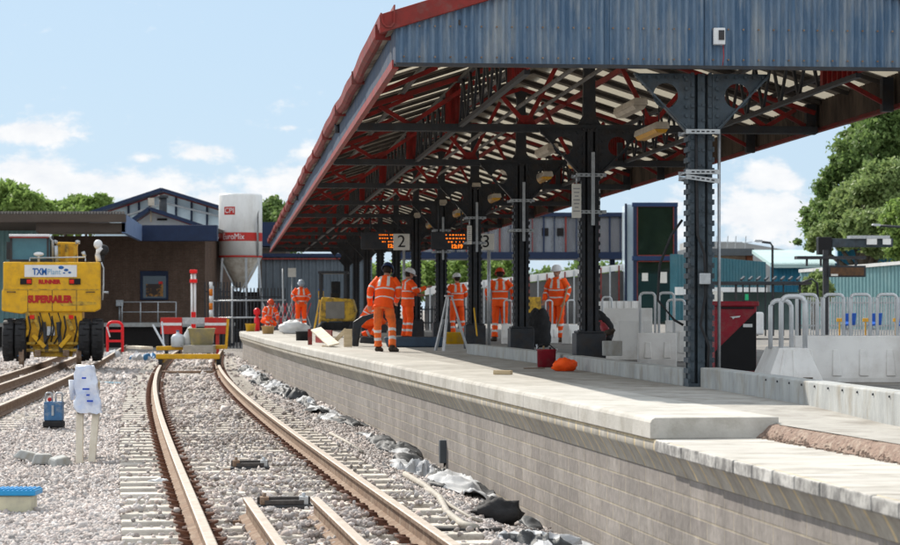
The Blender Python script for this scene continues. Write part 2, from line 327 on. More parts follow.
# loose ballast stones (nobody could count them): one object
def stones(regions):
    phi = (1+5**.5)/2
    ico = np.array([(-1,phi,0),(1,phi,0),(-1,-phi,0),(1,-phi,0),(0,-1,phi),(0,1,phi),(0,-1,-phi),(0,1,-phi),(phi,0,-1),(phi,0,1),(-phi,0,-1),(-phi,0,1)])/1.9
    icf = np.array([(0,11,5),(0,5,1),(0,1,7),(0,7,10),(0,10,11),(1,5,9),(5,11,4),(11,10,2),(10,7,6),(7,1,8),(3,9,4),(3,4,2),(3,2,6),(3,6,8),(3,8,9),(4,9,5),(2,4,11),(6,2,10),(8,6,7),(9,8,1)])
    oc = np.array([(1,0,0),(-1,0,0),(0,1,0),(0,-1,0),(0,0,1),(0,0,-1)], float); ocf = np.array([(0,2,4),(2,1,4),(1,3,4),(3,0,4),(2,0,5),(1,2,5),(3,1,5),(0,3,5)])
    V = []; Fc = []; C = []; off = 0
    for (y0, y1, dens, size, hi) in regions:
        bv, bf = (ico, icf) if hi else (oc, ocf)
        pts = []
        cnt = int(dens*(y1-y0)*40)
        X = rng.uniform(-1, 1, cnt); Yr = rng.uniform(y0, y1, cnt)
        for x_, y_ in zip(X, Yr):
            xl = -.205*y_-(1.2 if y_ < 18 else 3.5); xr = EX(y_)+.05
            if rng.random() > (xr-xl)/40: continue
            x = xl + (x_*.5+.5)*(xr-xl); tx = TX(y_); d = x-tx
            if abs(abs(d)-.75) < .085: continue
            if abs(abs(d)-.75) < .15 and rng.random() < .75: continue
            ph = ((y_ - .12*(x-tx) - 13.0) % .65)/.65; on = abs(ph-.5) < .2
            z = gh(x, y_)
            if abs(d) < 1.32 and on:
                if rng.random() < (.93 if abs(d) > .85 else .72): continue
                z += .05
            elif abs(d) < 1.32: z += (-.045 if abs(d) > .8 else -.005)
            pts.append((x, y_, z + rng.uniform(-.012, .022)))
        pts = np.array(pts); k = len(pts)
        s = size*rng.lognormal(0, .28, k)[:, None, None]
        q = rng.normal(size=(k, 4)); q /= np.linalg.norm(q, axis=1)[:, None]
        w, x, y, z = q.T
        Rm = np.stack([1-2*(y*y+z*z), 2*(x*y-z*w), 2*(x*z+y*w), 2*(x*y+z*w), 1-2*(x*x+z*z), 2*(y*z-x*w), 2*(x*z-y*w), 2*(y*z+x*w), 1-2*(x*x+y*y)], 1).reshape(k, 3, 3)
        base = bv[None]*(1+rng.uniform(-.28, .28, (k, len(bv), 1)))*np.stack([rng.uniform(.75, 1.25, k), rng.uniform(.6, 1, k), rng.uniform(.45, .8, k)], 1)[:, None, :]
        vv = np.einsum('kij,knj->kni', Rm, base*s) + pts[:, None, :]
        V.append(vv.reshape(-1, 3)); Fc.append((bf[None]+(np.arange(k)*len(bv))[:, None, None]+off).reshape(-1, 3)); off += k*len(bv)
        g = rng.choice([.30, .41, .48, .55, .62], k, p=[.08, .2, .32, .28, .12])*rng.uniform(.85, 1.12, k); wm = rng.uniform(.04, .14, k)
        rs = np.exp(-((np.abs(np.array([q_[0]-TX(min(q_[1], 90)) for q_ in pts]))-.75)/.22)**2)*rng.uniform(.1, 1, k); patch = np.array([mnoise.noise(Vector((q_[0]*.55, q_[1]*.28, 3))) for q_ in pts]); g = .87*g*(1+.32*patch)*(1-.25*rs); wm = wm+.13*rs
        C.append(np.repeat(np.stack([g, g*(1-wm), g*(1-wm*1.45), np.ones(k)], 1), len(bv), 0))
    V = np.concatenate(V); Fc = np.concatenate(Fc); C = np.concatenate(C)
    me = bpy.data.meshes.new('ballast'); me.vertices.add(len(V)); me.vertices.foreach_set('co', V.ravel().astype(np.float32))
    me.loops.add(len(Fc)*3); me.loops.foreach_set('vertex_index', Fc.ravel().astype(np.int32)); me.polygons.add(len(Fc)); me.polygons.foreach_set('loop_start', np.arange(len(Fc), dtype=np.int32)*3)
    ca = me.attributes.new('stone', 'FLOAT_COLOR', 'POINT'); ca.data.foreach_set('color', C.ravel().astype(np.float32))
    me.update(); me.validate()
    m = bpy.data.materials.new('limestone_ballast'); m.use_nodes = True; t = m.node_tree; b = t.nodes['Principled BSDF']; b.inputs['Roughness'].default_value = .95; b.inputs['Specular IOR Level'].default_value = .08
    a = t.nodes.new('ShaderNodeAttribute'); a.attribute_name = 'stone'; t.links.new(a.outputs['Color'], b.inputs['Base Color'])
    me.materials.append(m); o = bpy.data.objects.new('ballast', me); COL.objects.link(o); return tag(o, kind='stuff')
bst = stones([(12.5, 20, 2200, .0235, True), (20, 34, 1150, .028, False), (34, 52, 330, .046, False), (52, 84, 120, .065, False)])
tag(bst, 'loose pale grey and buff ballast stones around the tracks', 'ballast')

# ------------------------------------------------------------------ tracks
RAILP = [(-.07,-.159),(.07,-.159),(.07,-.148),(.012,-.128),(.009,-.05),(.034,-.036),(.036,-.006),(.028,0),(-.028,0),(-.036,-.006),(-.034,-.036),(-.009,-.05),(-.012,-.128),(-.07,-.148)]
def rail(path, parent, name='rail', dz=0.0):
    mb = MB(); mb.sweep([(a, b+dz) for a, b in RAILP], path)
    o = mb.build(name, [M_rust, M_railtop], parent, world=True)
    for p in o.data.polygons:
        if p.normal.z > .3 and p.center.z + parent.location.z > -.03+dz: p.material_index = 1
    return o
def dirn(fx, y): return Vector((fx(y+.25)-fx(y-.25), .5, 0)).normalized()
def offset_path(fx, off, y0, y1, st=1.0):
    out = []; y = y0
    while y <= y1+1e-6:
        t = dirn(fx, y); out.append((fx(y)+t.y*off, y-t.x*off)); y += st
    return out
trk = thing('railway_track', 'long curving ballasted track on concrete sleepers beside the platform, with rusty clips', 'railway track', (TX(14), 14, -.159))
for s in (-1, 1): rail(offset_path(TX, s*.75, 4, 84), trk)
def sleeper_mb():
    mb = MB()
    mb.prism([(-1.3, -.125, -.2), (-1.3, .125, -.2), (-1.3, .10, 0), (-1.3, -.10, 0)], (0,0,0), (2.6,0,0)); return mb
def clips_mb(s):
    mb = MB(); mb.box((s*.75, 0, .004), (.30, .15, .012))
    for q in (-1, 1):
        mb.box((s*.75+q*.105, 0, .018), (.06, .13, .035)); mb.tube([(s*.75+q*.075, -.06, .03), (s*.75+q*.15, -.055, .045), (s*.75+q*.16, .02, .045), (s*.75+q*.09, .065, .04)], .012, 6)
    return mb
y = 13.0 + .325; k = 0; S0 = None
while y < 78:
    t_ = dirn(TX, y); rz = math.atan2(-t_.x, t_.y); loc = (TX(y)-trk.location.x, y-14, -.004)
    if S0 is None:
        S0 = sleeper_mb().build('sleeper', M_sleeper, trk, bevel=.012); C0s = [clips_mb(-1).build('rail_clip', M_clip, S0), clips_mb(1).build('rail_clip', M_clip, S0)]
        o = S0
    else:
        o = S0.copy(); COL.objects.link(o); o.parent = trk
        for c in C0s: cc = c.copy(); COL.objects.link(cc); cc.parent = o
    o.location = loc; o.rotation_euler = (0, 0, rz); y += .65; k += 1
    if k >= 99: break
# tie bars across the rails near the trolley
mb = MB(); a = G(165, 372, -.1); mb.tube([(TX(a.y)-.68, a.y, -.1), (TX(a.y)+.68, a.y, -.1)], .03, 8); mb.build('tie_bar', M_rust, trk, world=True)
# the second track on the left
trk2 = thing('railway_track', 'siding track at far left carrying the yellow excavator, with an extra rail between', 'railway track', (TX2(60), 60, -.159))
for s in (-.75, .75): rail(offset_path(TX2, s, 20, 92, 2), trk2)
rail(offset_path(TX2, -.15, 40, 92, 2), trk2, 'centre_rail', .02)
SL2 = sleeper_mb(); y = 30; k = 0; S2 = None
while y < 88 and k < 95:
    t_ = dirn(TX2, y)
    if S2 is None: S2 = SL2.build('sleeper', M_sleeper, trk2); o = S2
    else: o = S2.copy(); COL.objects.link(o); o.parent = trk2
    o.location = (TX2(y)-trk2.location.x, y-60, -.012); o.rotation_euler = (0, 0, math.atan2(-t_.x, t_.y)); y += .65; k += 1
# loose rails stored in the four-foot, blocked up by a packer
for i, (px_, w_) in enumerate(((247.5, 'left'), (315, 'right'))):
    a = G(px_, 497, 0.0); d = dirn(TX, a.y); pts = []
    off = (a.x-TX(a.y))
    r_ = thing('spare_rail', '%s of the two short rusty rails lying loose between the running rails' % w_, 'rail', (a.x, a.y, -.17))
    yy = a.y; path = []
    while yy > 6: path.append((TX(yy)+off, yy)); yy -= 1
    mb = MB(); mb.sweep([(p, q) for p, q in RAILP], path)
    o = mb.build('rail_body', [M_rust, M_railtop], r_, world=True)
    for p in o.data.polygons:
        if p.normal.z > .3 and p.center.z + r_.location.z > -.03: p.material_index = 1
    for q in (-1, 1):
        mb = MB(); mb.bbox(a.x-.09+q*0, a.x+.09, a.y-.06+q*1.0-1.2, a.y+.06+q*1.0-1.2, -.2, -.162); mb.build('base_plate', M_rust, r_, world=True)
def chair_block(px_, py_, w, lab):
    a = G(px_, py_, -.15); r_ = thing('rail_support_block', lab, 'rail block', (a.x, a.y, -.2), rz=.12)
    mb = MB()
    mb.box((0, 0, .03), (w, .24, .05)); mb.build('base_plate', M_steel_dark, r_, bevel=.006)
    mb = MB(); mb.box((0, .07, .085), (w*.95, .05, .06)); mb.box((0, -.06, .075), (w*.7, .035, .04)); mb.build('rib', mat('oily_steel', (.09,.08,.075), (.045,.04,.04), 9, .6), r_, bevel=.005)
    for s in (-1, 1):
        mb = MB(); mb.box((s*w*.35, 0, .09), (.07, .14, .06)); mb.tube([(s*w*.35, 0, .1), (s*w*.35, 0, .15)], .015, 6); mb.build('bolt', M_galv if s > 0 else M_rust, r_)
    for s in (-1, 1):
        mb = MB(); mb.box((s*w*.55, -.02, .02), (.12, .10, .03)); mb.build('lug', M_rust, r_)
chair_block(250, 467, .40, 'small steel rail support block lying on the ballast well clear of the loose rails')
chair_block(284, 505, .46, 'dark steel rail support block lying between the ends of the two loose rails')

# ------------------------------------------------------------------ platform
plat = thing('platform', 'long curved station platform with blockwork face and pale concrete top', 'platform', (1.42, 16.3, 0))
def edge_pts(y0, y1, st=.6, off=0.0):
    out = []; y = y0
    while y < y1-1e-6:
        out.append(y); y += st
    out.append(y1); res = []
    for y in out:
        tx = (EX(y+.2)-EX(y-.2))/.4; L = math.hypot(tx, 1); res.append((EX(y)+off/L, y-off*tx/L*0, 0))
    return res
END = [(-6.98, 76.2, 0), (-7.02, 77.6, 0), (-6.7, 79, 0), (-5.9, 80.0, 0), (-4.5, 80.5, 0), (8, 80.6, 0)]
def strip(path, prof, m, name, parent, thick_to=None):
    """vertical ribbon following a path; prof = (inward offset, z) from top to bottom, with uv in metres"""
    vs = []; fs = []; uvs = []; n = len(prof); L = 0; cum = [0]
    for i in range(1, n): cum.append(cum[-1]+math.hypot(prof[i][0]-prof[i-1][0], prof[i][1]-prof[i-1][1]))
    path = [Vector(p) for p in path]
    for i, p in enumerate(path):
        if i: L += (p-path[i-1]).length
        t = (path[min(i+1, len(path)-1)]-path[max(i-1, 0)]).normalized(); r = Vector((t.y, -t.x, 0))
        for (q, z), c in zip(prof, cum): vs.append(p + r*q + Vector((0,0,z))); uvs.append((L, -c))
    for i in range(len(path)-1):
        for k in range(n-1): fs.append((i*n+k, (i+1)*n+k, (i+1)*n+k+1, i*n+k+1))
    me = bpy.data.meshes.new(name); inv = parent.matrix_basis.inverted(); me.from_pydata([tuple(inv @ v) for v in vs], [], fs)
    uv = me.uv_layers.new(name='UVMap')
    for lp in me.loops: uv.data[lp.index].uv = uvs[lp.vertex_index]
    me.materials.append(m); me.update(); me.polygons.foreach_set('use_smooth', [True]*len(fs))
    o = bpy.data.objects.new(name, me); COL.objects.link(o); o.parent = parent; return o
ep = edge_pts(4, 74.5) + END
strip(ep, [(.112,.31), (.112,-.9)], M_wall, 'platform_wall', plat)
strip(ep, [(.03,.54), (.02,.525), (.02,.465), (.035,.445), (.055,.41), (.078,.37), (.095,.335), (.105,.31)], M_corbel, 'corbel_course', plat)
def XL(y): return 2.28+(16.3-y)*.17
def ZD(y): return .645 if y < 16.4 else min(.686, .645+(y-16.4)*.02)
# old lower edge in front of the new slabs (left open in the works)
M_oldtop = mat('worn_platform_edge', (.52,.50,.46), (.41,.39,.36), 2.5, .9, bump=.4, bscale=20, dirt=(.24,.22,.19), dscale=4.5, damt=.75, stretch=(.4,1,1), spec=.08)
mb = MB(); pe = edge_pts(4, 17.5); vs = []
for (x, y, _) in pe: vs += [(x+.03, y, .54), (XL(y), y, .545)]
mb.add(vs, [(2*i, 2*i+1, 2*i+3, 2*i+2) for i in range(len(pe)-1)]); mb.build('old_edge_surface', M_oldtop, plat, world=True)
# worn blocks along the old edge, dark with whitewash remains
M_nosing = mat('worn_whitewashed_nosing', (.46,.45,.43), (.20,.195,.19), 7, .9, bump=.25, bscale=25, contrast=(.42,.6), dirt=(.10,.10,.10), dscale=5, damt=.6, objrand=.2)
y = 5.0
while y < 16.15:
    L = rng.uniform(.40, .47); y2 = min(y+L, 16.2); mb = MB(); j = rng.uniform(-.006, .008)
    x0, x1 = EX(y), EX(y2-.012)
    mb.prism([(x0+.0+j, y, .455), (x1+.0+j, y2-.014, .455), (x1+.24, y2-.014, .455), (x0+.24, y, .455)], (0,0,0), (0,0,.084+rng.uniform(-.003,.004)))
    nb_ = mb.build('nosing_block', [M_nosing, M_oldtop], plat, world=True, bevel=.009); y = y2
    for p_ in nb_.data.polygons:
        if p_.normal.z > .9: p_.material_index = 1
# gravel strip where the surface is cut away
M_gravel = mat('broken_reddish_hardcore', (.31,.22,.175), (.19,.135,.11), 30, .95, bump=1, bscale=60, dirt=(.4,.33,.27), dscale=14, damt=.8)
mb = MB(); prof = []
ysr = [4+.12*i for i in range(int((16.6-4)/.12)+1)]
vs = []
for yy in ysr:
    xb = XL(yy)
    vs += [(xb-.055+rng.uniform(-.02,.02), yy, .546+rng.uniform(0,.01)), (xb-.03+rng.uniform(-.015,.015), yy, .58+rng.uniform(-.012,.012)), (xb+.01+rng.uniform(-.015,.015), yy, .625+rng.uniform(-.012,.01)), (xb+.06, yy, .6435)]
mb.add(vs, [(4*i+k, 4*i+k+1, 4*i+k+5, 4*i+k+4) for i in range(len(ysr)-1) for k in range(3)], True); 
for i in range(1000):
    yy = rng.uniform(9, 16.5); dx_ = rng.uniform(-.09, .03); xb = XL(yy)+dx_; r_ = rng.uniform(.006, .016); mb.box((xb, yy, .546+max(0, dx_+.06)*.8+r_*.1), (r_*2, r_*1.7, r_*1.4), rz=rng.uniform(0,3), taper=.6)
mb.build('exposed_hardcore', M_gravel, plat, world=True)
# new coping slabs
def slab(y0, y1, name='coping_slab'):
    a0 = Vector((EX(y0), y0, 0)); a1 = Vector((EX(y1), y1, 0)); t = (a1-a0).normalized(); r = Vector((t.y, -t.x, 0)); w = .94
    prof = [(0,.54),(0,.655),(.012,.678),(.035,.690),(w,.690),(w,.54)]
    mb = MB(); mb.prism([a0 + r*q[0] + Vector((0,0,q[1]+.002)) for q in prof], (0,0,0), (a1-a0)-t*.008); return mb.build(name, M_coping, plat, world=True, bevel=.006)
y = 16.3
while y < 74: slab(y, min(y+2.55, 74.5)); y += 2.55
mb = MB(); E2 = [(-6.80,74.5,0)]+END[:5]; vs = [Vector(p)+Vector((0,0,.69)) for p in E2]; c = Vector((-4.5, 74.5, .69))
mb.prism([c]+vs[::-1], (0,0,-.15), (0,0,0)); mb.build('coping_end_slab', M_coping, plat, world=True)
# deck behind the slabs
mb = MB(); ev = [y for y in np.arange(3, 16.3, .8)]+[16.29, 16.31]+[y for y in np.arange(17, 74.5, .8)] + [74.5]; vs = []
for yy in ev:
    xa = (XL(yy)+.045) if yy < 16.3 else EX(yy)+.93
    vs += [(xa, yy, ZD(yy)), (3.6+(16.3-yy)*.0943, yy, ZD(yy))]
mb.add(vs, [(2*i, 2*i+1, 2*i+3, 2*i+2) for i in range(len(ev)-1)])
mb.add([(-4.5,74.5,ZP-.004),(0,74.5,ZP-.004),(0,80.5,ZP-.004),(-4.5,80.5,ZP-.004)], [(0,1,2,3)])
mb.build('platform_deck', M_conc, plat, world=True)
# yard behind the platform
M_yard = mat('dusty_tarmac', (.20,.19,.18), (.13,.125,.12), 3, .95, bump=.4, bscale=40, dirt=(.3,.27,.23), dscale=1.2, damt=.7)
mb = MB(); kx = lambda yy: 3.6+(16.3-yy)*.0943
mb.add([(kx(3),3,ZP-.004),(120,3,ZP-.004),(120,74.5,ZP-.004),(kx(74.5),74.5,ZP-.004)], [(0,1,2,3)]); mb.add([(kx(74.5)-1.86,74.5,ZP-.006),(120,74.5,ZP-.006),(120,240,ZP-.006),(0,240,ZP-.006),(0,80.5,ZP-.006)], [(0,1,2,3,4)])
tag(mb.build('yard_tarmac', M_yard), kind='structure')
# ------------------------------------------------------------------ station canopy
C0 = Vector((2.49, 23.0, 0)); UD = Vector((-.0940, .99557, 0)).normalized(); VD = Vector((UD.y, -UD.x, 0))
PITCH = 7.14; NF = 11; HWID = 3.06
def CF(u, v, z): return C0 + UD*u + VD*v + Vector((0, 0, z))
canopy = thing('station_canopy', 'long pitched platform canopy with blue corrugated fascias and riveted steel columns', 'canopy', tuple(C0))
ZB = 3.86; ZE = 4.19; SL = .315; UEND = PITCH*(NF-1)+3.0; UF = -.28
def roofz(v): return ZE + SL*(HWID-abs(v))
def corr(name, u0, u1, along, zf, m, amp=.011, pitch=.076, seg=6, bolts=False):
    """corrugated upright cladding; along(s, d) gives the plan point, zf(s) -> (bottom, top)"""
    n = int(abs(u1-u0)/pitch*seg); vs = []; fs = []
    for i in range(n+1):
        s = u0+(u1-u0)*i/n; d = amp*math.sin(2*math.pi*i/seg); a, b = zf(s); p = along(s, d); vs += [p+Vector((0,0,a)), p+Vector((0,0,b))]
    fs = [(2*i, 2*i+2, 2*i+3, 2*i+1) for i in range(n)]
    mb = MB(); mb.add(vs, fs, True)
    if bolts:
        mb.mi = 1
        for q in np.arange(u0+.08, u1-.06, .152): mb.box(CF(UF-.026, q, ZB+.06), (.016, .016, .016)); mb.box(CF(UF-.026, q, ZB+.36), (.016, .016, .016))
    return mb.build(name, [m, M_rust], canopy, world=True, fix=False)
# front gable: overlapping sheets
gx = [-HWID, -2.0, -1.0, 0.0, 1.05, 2.05, HWID]
for i in range(len(gx)-1):
    o_ = .006*(i % 2)
    corr('gable_sheet', gx[i], gx[i+1]+(.04 if i < 5 else 0), lambda s, d, o_=o_: CF(UF-o_+d, s, 0), lambda s: (ZB+.004*math.sin(s*9), roofz(s)+.02), M_bluecorr, .019, bolts=True)
corr('end_gable', -HWID, HWID, lambda s, d: CF(UEND-.05+d, s, 0), lambda s: (ZB-.02, roofz(s)+.0), M_steel_dark, .015, .15, 4)
# side fascias
M_sidef = mat('grimy_blue_side_cladding', (.04,.065,.115), (.07,.09,.13), 4, .7, stretch=(2,2,.5), dirt=(.12,.12,.12), dscale=3, damt=.6)
corr('left_fascia', UF, UEND, lambda s, d: CF(s, -HWID+d, 0), lambda s: (ZB-.01, ZE+.03+.012*math.sin(s*.8)), M_sidef, .008, .15, 4)
M_inner = mat('grimy_fascia_back', (.10,.075,.058), (.05,.038,.03), 3, .9, stretch=(1,1,.4), dirt=(.03,.024,.02), dscale=3)
corr('right_fascia', UF, UEND, lambda s, d: CF(s, HWID+d, 0), lambda s: (ZB-.01, ZE+.03), M_inner, .008, .15, 4)
# trims
mb = MB(); mb.sweep([(-.035, ZB-.055), (.03, ZB-.055), (.03, ZB-.04), (-.02, ZB-.04), (-.02, ZB+.03), (-.035, ZB+.03)], [CF(u, -HWID, 0)[:2] for u in (UF, 20, 45, UEND)]); mb.build('left_trim', M_redtrim, canopy, world=True)
mb = MB(); mb.sweep([(-.02, ZB-.07), (.035, ZB-.07), (.035, ZB+.0), (.02, ZB+.0), (.02, ZB-.05), (-.02, ZB-.05)], [CF(u, HWID, 0)[:2] for u in (UF, 20, 45, UEND)]); mb.build('right_trim', M_redtrim, canopy, world=True)
gut = []
for i in range(int((UEND-UF)/.6)+1):
    u = UF-.08+i*.6; gut.append((CF(u, -HWID-.075+.006*math.sin(u*1.7), 0).x, CF(u, -HWID-.075, 0).y, .018*math.sin(u*.55+1)+.008*math.sin(u*2.1)))
GP = [(-.075, .12), (-.06, .02), (-.02, -.02), (.03, -.02), (.065, .02), (.07, .20), (.055, .20), (.05, .03), (.02, -.005), (-.015, -.005), (-.045, .03), (-.06, .12)]
mb = MB(); mb.sweep([(a, b+ZE+.02) for a, b in GP], gut, smooth=False); g = mb.build('gutter', M_redtrim, canopy, world=True)
for i in range(16):
    mb = MB(); u = .4+i*4.6; mb.box(CF(u, -HWID-.075, ZE+.05), (.17, .05, .16)); mb.build('gutter_bracket', M_redtrim, canopy, world=True, bevel=.01)
for u in (11.5, 33.0, 55):
    mb = MB(); mb.tube([CF(u, -HWID-.03, ZE+.02), CF(u, -HWID-.02, ZE-.12)], .05, 10); mb.build('downpipe_stub', M_steel_dark, canopy, world=True)
# bargeboards
for s in (-1, 1):
    mb = MB(); a, b = (0, HWID+.16)
    poly = [CF(UF-.06, s*a, roofz(0)+.0), CF(UF-.06, s*b, ZE-.05), CF(UF-.06, s*b, ZE+.135), CF(UF-.06, s*a, roofz(0)+.19)]
    mb.prism(poly, (0,0,0), UD*.045); mb.build('bargeboard', M_redtrim, canopy, world=True, bevel=.008)
mb = MB(); mb.bar(CF(UF-.05, -HWID, ZB-.02), CF(UF-.05, HWID, ZB-.02), .05, .035); mb.build('gable_foot_rail', M_steel_dark, canopy, world=True)
# roof slopes: opaque sheets with narrow rooflight strips between rafters
M_light = bpy.data.materials.new('translucent_rooflight'); M_light.use_nodes = True; t = M_light.node_tree; b = t.nodes['Principled BSDF']
b.inputs['Base Color'].default_value = (.42,.38,.31,1); b.inputs['Roughness'].default_value = .6
tr = t.nodes.new('ShaderNodeBsdfTranslucent'); tr.inputs['Color'].default_value = (.42,.38,.30,1)
ms = t.nodes.new('ShaderNodeMixShader'); ms.inputs[0].default_value = .42; t.links.new(b.outputs[0], ms.inputs[1]); t.links.new(tr.outputs[0], ms.inputs[2]); t.links.new(ms.outputs[0], t.nodes['Material Output'].inputs['Surface'])
def roof_piece(u0, u1, s, mb, seg=4):
    n = max(2, int(round((u1-u0)/.076*seg))); vs = []
    for i in range(n+1):
        u = u0+(u1-u0)*i/n; d = .010*math.sin(2*math.pi*i/seg+.6)
        vs += [CF(u, s*(HWID+.06), roofz(HWID)+.0+d), CF(u, 0, roofz(0)+.02+d)]
    mb.add(vs, [(2*i, 2*i+2, 2*i+3, 2*i+1) for i in range(n)], True)
M_rafter = mat('brown_black_rafter', (.065,.055,.048), (.035,.03,.027), 4, .8)
RS = PITCH/5
nb = int((UEND-UF)/RS)
M_ridge = mat('ridge_capping', (.2,.19,.18), None, 5, .8)
for s in (-1, 1):
    mo = MB()
    for i in range(nb+1):
        u0 = UF+i*RS; u1 = min(u0+RS*.6, UEND)
        if u0 < UEND: roof_piece(u0, u1, s, mo)
    mo.build('roof_sheeting', M_sheet, canopy, world=True, fix=False)
    for i in range(nb+1):
        u0 = UF+i*RS+RS*.6; u1 = UF+(i+1)*RS
        if u1 < UEND:
            ml_ = MB(); roof_piece(u0, u1, s, ml_); ml_.build('rooflight', M_light, canopy, world=True, fix=False)
    for i in range(nb+1):
        u = UF+.14+i*RS
        if u > UEND: break
        mb = MB(); w = .07 if i % 5 else .1
        mb.bar(CF(u, s*(HWID-.02), ZE-.03), CF(u, 0, roofz(0)-.02), w, .045); mb.build('rafter', M_rafter, canopy, world=True)
mb = MB(); mb.prism([CF(UF, -.18, roofz(.18)+.05), CF(UF, 0, roofz(0)+.10), CF(UF, .18, roofz(.18)+.05), CF(UF, 0, roofz(0)+.05)], (0,0,0), UD*(UEND-UF)); mb.build('ridge_cap', M_ridge, canopy, world=True)
# long red purlins and lattice girders running the length of the roof
for v, w, h, m_ in ((-2.45, .05, .05, M_steel_dark), (-.75, .05, .07, M_steel_dark), (.75, .05, .07, M_red), (2.45, .05, .05, M_steel_dark)):
    mb = MB(); z = roofz(v)-.12; mb.bar(CF(UF, v, z), CF(UEND, v, z), w, h); mb.build('purlin', m_, canopy, world=True)
for v in (-1.7, 1.7):
    z0 = ZB-.02; z1 = roofz(v)-.19
    for z in (z0, z1):
        mb = MB(); mb.bar(CF(.25, v, z), CF(UEND, v, z), .06, .05); mb.build('girder_chord', M_steel_dark, canopy, world=True)
    for k in range(NF-1):
        u = k*PITCH+.05; mb = MB()
        mb.bar(CF(u, v, (z0+z1)/2), CF(u+1.7, v, (z0+z1)/2), .02, z1-z0-.04)
        for q in range(8): mb.bar(CF(u+.05+q*.2, v-.03, z0+.02), CF(u+.05+q*.2, v-.03, z1-.02), .04, .03)
        mb.build('girder_web', M_red, canopy, world=True)
        mb = MB()
        for q in range(6): a = u+1.8+q*.88; mb.bar(CF(a, v, z0), CF(a+.44, v, z1), .03, .045); mb.bar(CF(a+.44, v, z1), CF(a+.88, v, z0), .03, .045)
        mb.build('girder_lattice', M_steel_dark, canopy, world=True)
M_pipe = mat('grey_conduit', (.22,.21,.2), (.13,.125,.12), 8, .6)
for v, z in ((-1.58, 4.12), (-.92, 4.10), (-.3, 4.3)):
    mb = MB(); mb.tube([CF(.3, v, z), CF(UEND, v, z)], .026, 8); mb.build('conduit', M_pipe, canopy, world=True)
# trusses
def truss(k):
    u = k*PITCH; mt = M_steel_blue if k == 0 else M_steel_dark
    T = CF(u, 0, 0); tr = thing('truss', None, None, tuple(T)); tr.parent = canopy; tr.location = T-C0
    def bb(mb, nm, m): 
        me_o = mb.build(nm, m); me_o.parent = tr
        for v in me_o.data.vertices: v.co -= T
        return me_o
    zt = ZB-.045 if k else ZB+.09
    for d in (-.07, .07):
        mb = MB(); mb.bar(CF(u+d, -HWID+.03, zt), CF(u+d, HWID-.03, zt), .05, .095); bb(mb, 'tie_beam', M_steel_dark)
    for s in (-1, 1):
        mb = MB(); mb.bar(CF(u-.02, s*(HWID-.05), ZE-.15), CF(u-.02, 0, roofz(0)-.14), .07, .06); bb(mb, 'principal_rafter', M_red)
        for va, za, vb_, zb_ in ((-.83, zt+.05, -1.36, roofz(1.36)-.25), (-.83, zt+.05, -.34, roofz(.34)-.25), (-2.35, zt+.04, -1.5, roofz(1.5)-.26), (-2.35, zt+.04, -2.75, roofz(2.75)-.2)):
            mb = MB(); mb.bar(CF(u, -s*va, za), CF(u, -s*vb_, zb_), .06, .055); bb(mb, 'strut', M_red)
        mb = MB(); mb.prism([CF(u, s*.70, zt+.05), CF(u, s*.96, zt+.05), CF(u, s*.90, zt+.17), CF(u, s*.76, zt+.17)], -UD*.02, UD*.02); bb(mb, 'gusset_plate', M_red)
        mb = MB(); mb.bar(CF(u, s*1.62, zt), CF(u, s*1.62, zt+.34), .09, .09); bb(mb, 'queen_post', M_steel_dark)
    mb = MB(); mb.prism([CF(u, -.16, zt+.04), CF(u, .16, zt+.04), CF(u, .085, zt+.16), CF(u, .07, roofz(0)-.3), CF(u, .12, roofz(0)-.16), CF(u, -.12, roofz(0)-.16), CF(u, -.07, roofz(0)-.3), CF(u, -.085, zt+.16)], -UD*.05, UD*.05); bb(mb, 'king_post', M_steel_dark)
    return tr
for k in range(NF): truss(k)
# half-bay light frames with red raking braces, and short posts on the back of the right fascia
for k in range((NF-1)*2+1):
    u = k*PITCH/2+.02; mb = MB(); mb.box(CF(u, HWID-.10, ZB+.10), (.13, .12, .40), M=Matrix.Rotation(math.atan2(VD.y, VD.x), 3, 'Z')); mb.build('fascia_post', M_steel_dark, canopy, world=True)
    mb = MB(); mb.bar(CF(u, HWID-.1, ZB-.02), CF(u, HWID-.95, roofz(HWID-.95)-.2), .05, .05); mb.build('raking_brace', M_red, canopy, world=True)
    mb = MB(); mb.bar(CF(u, -HWID+.05, ZB+.06), CF(u, -HWID+.75, roofz(HWID-.75)-.2), .05, .05); mb.build('raking_brace', M_red, canopy, world=True)
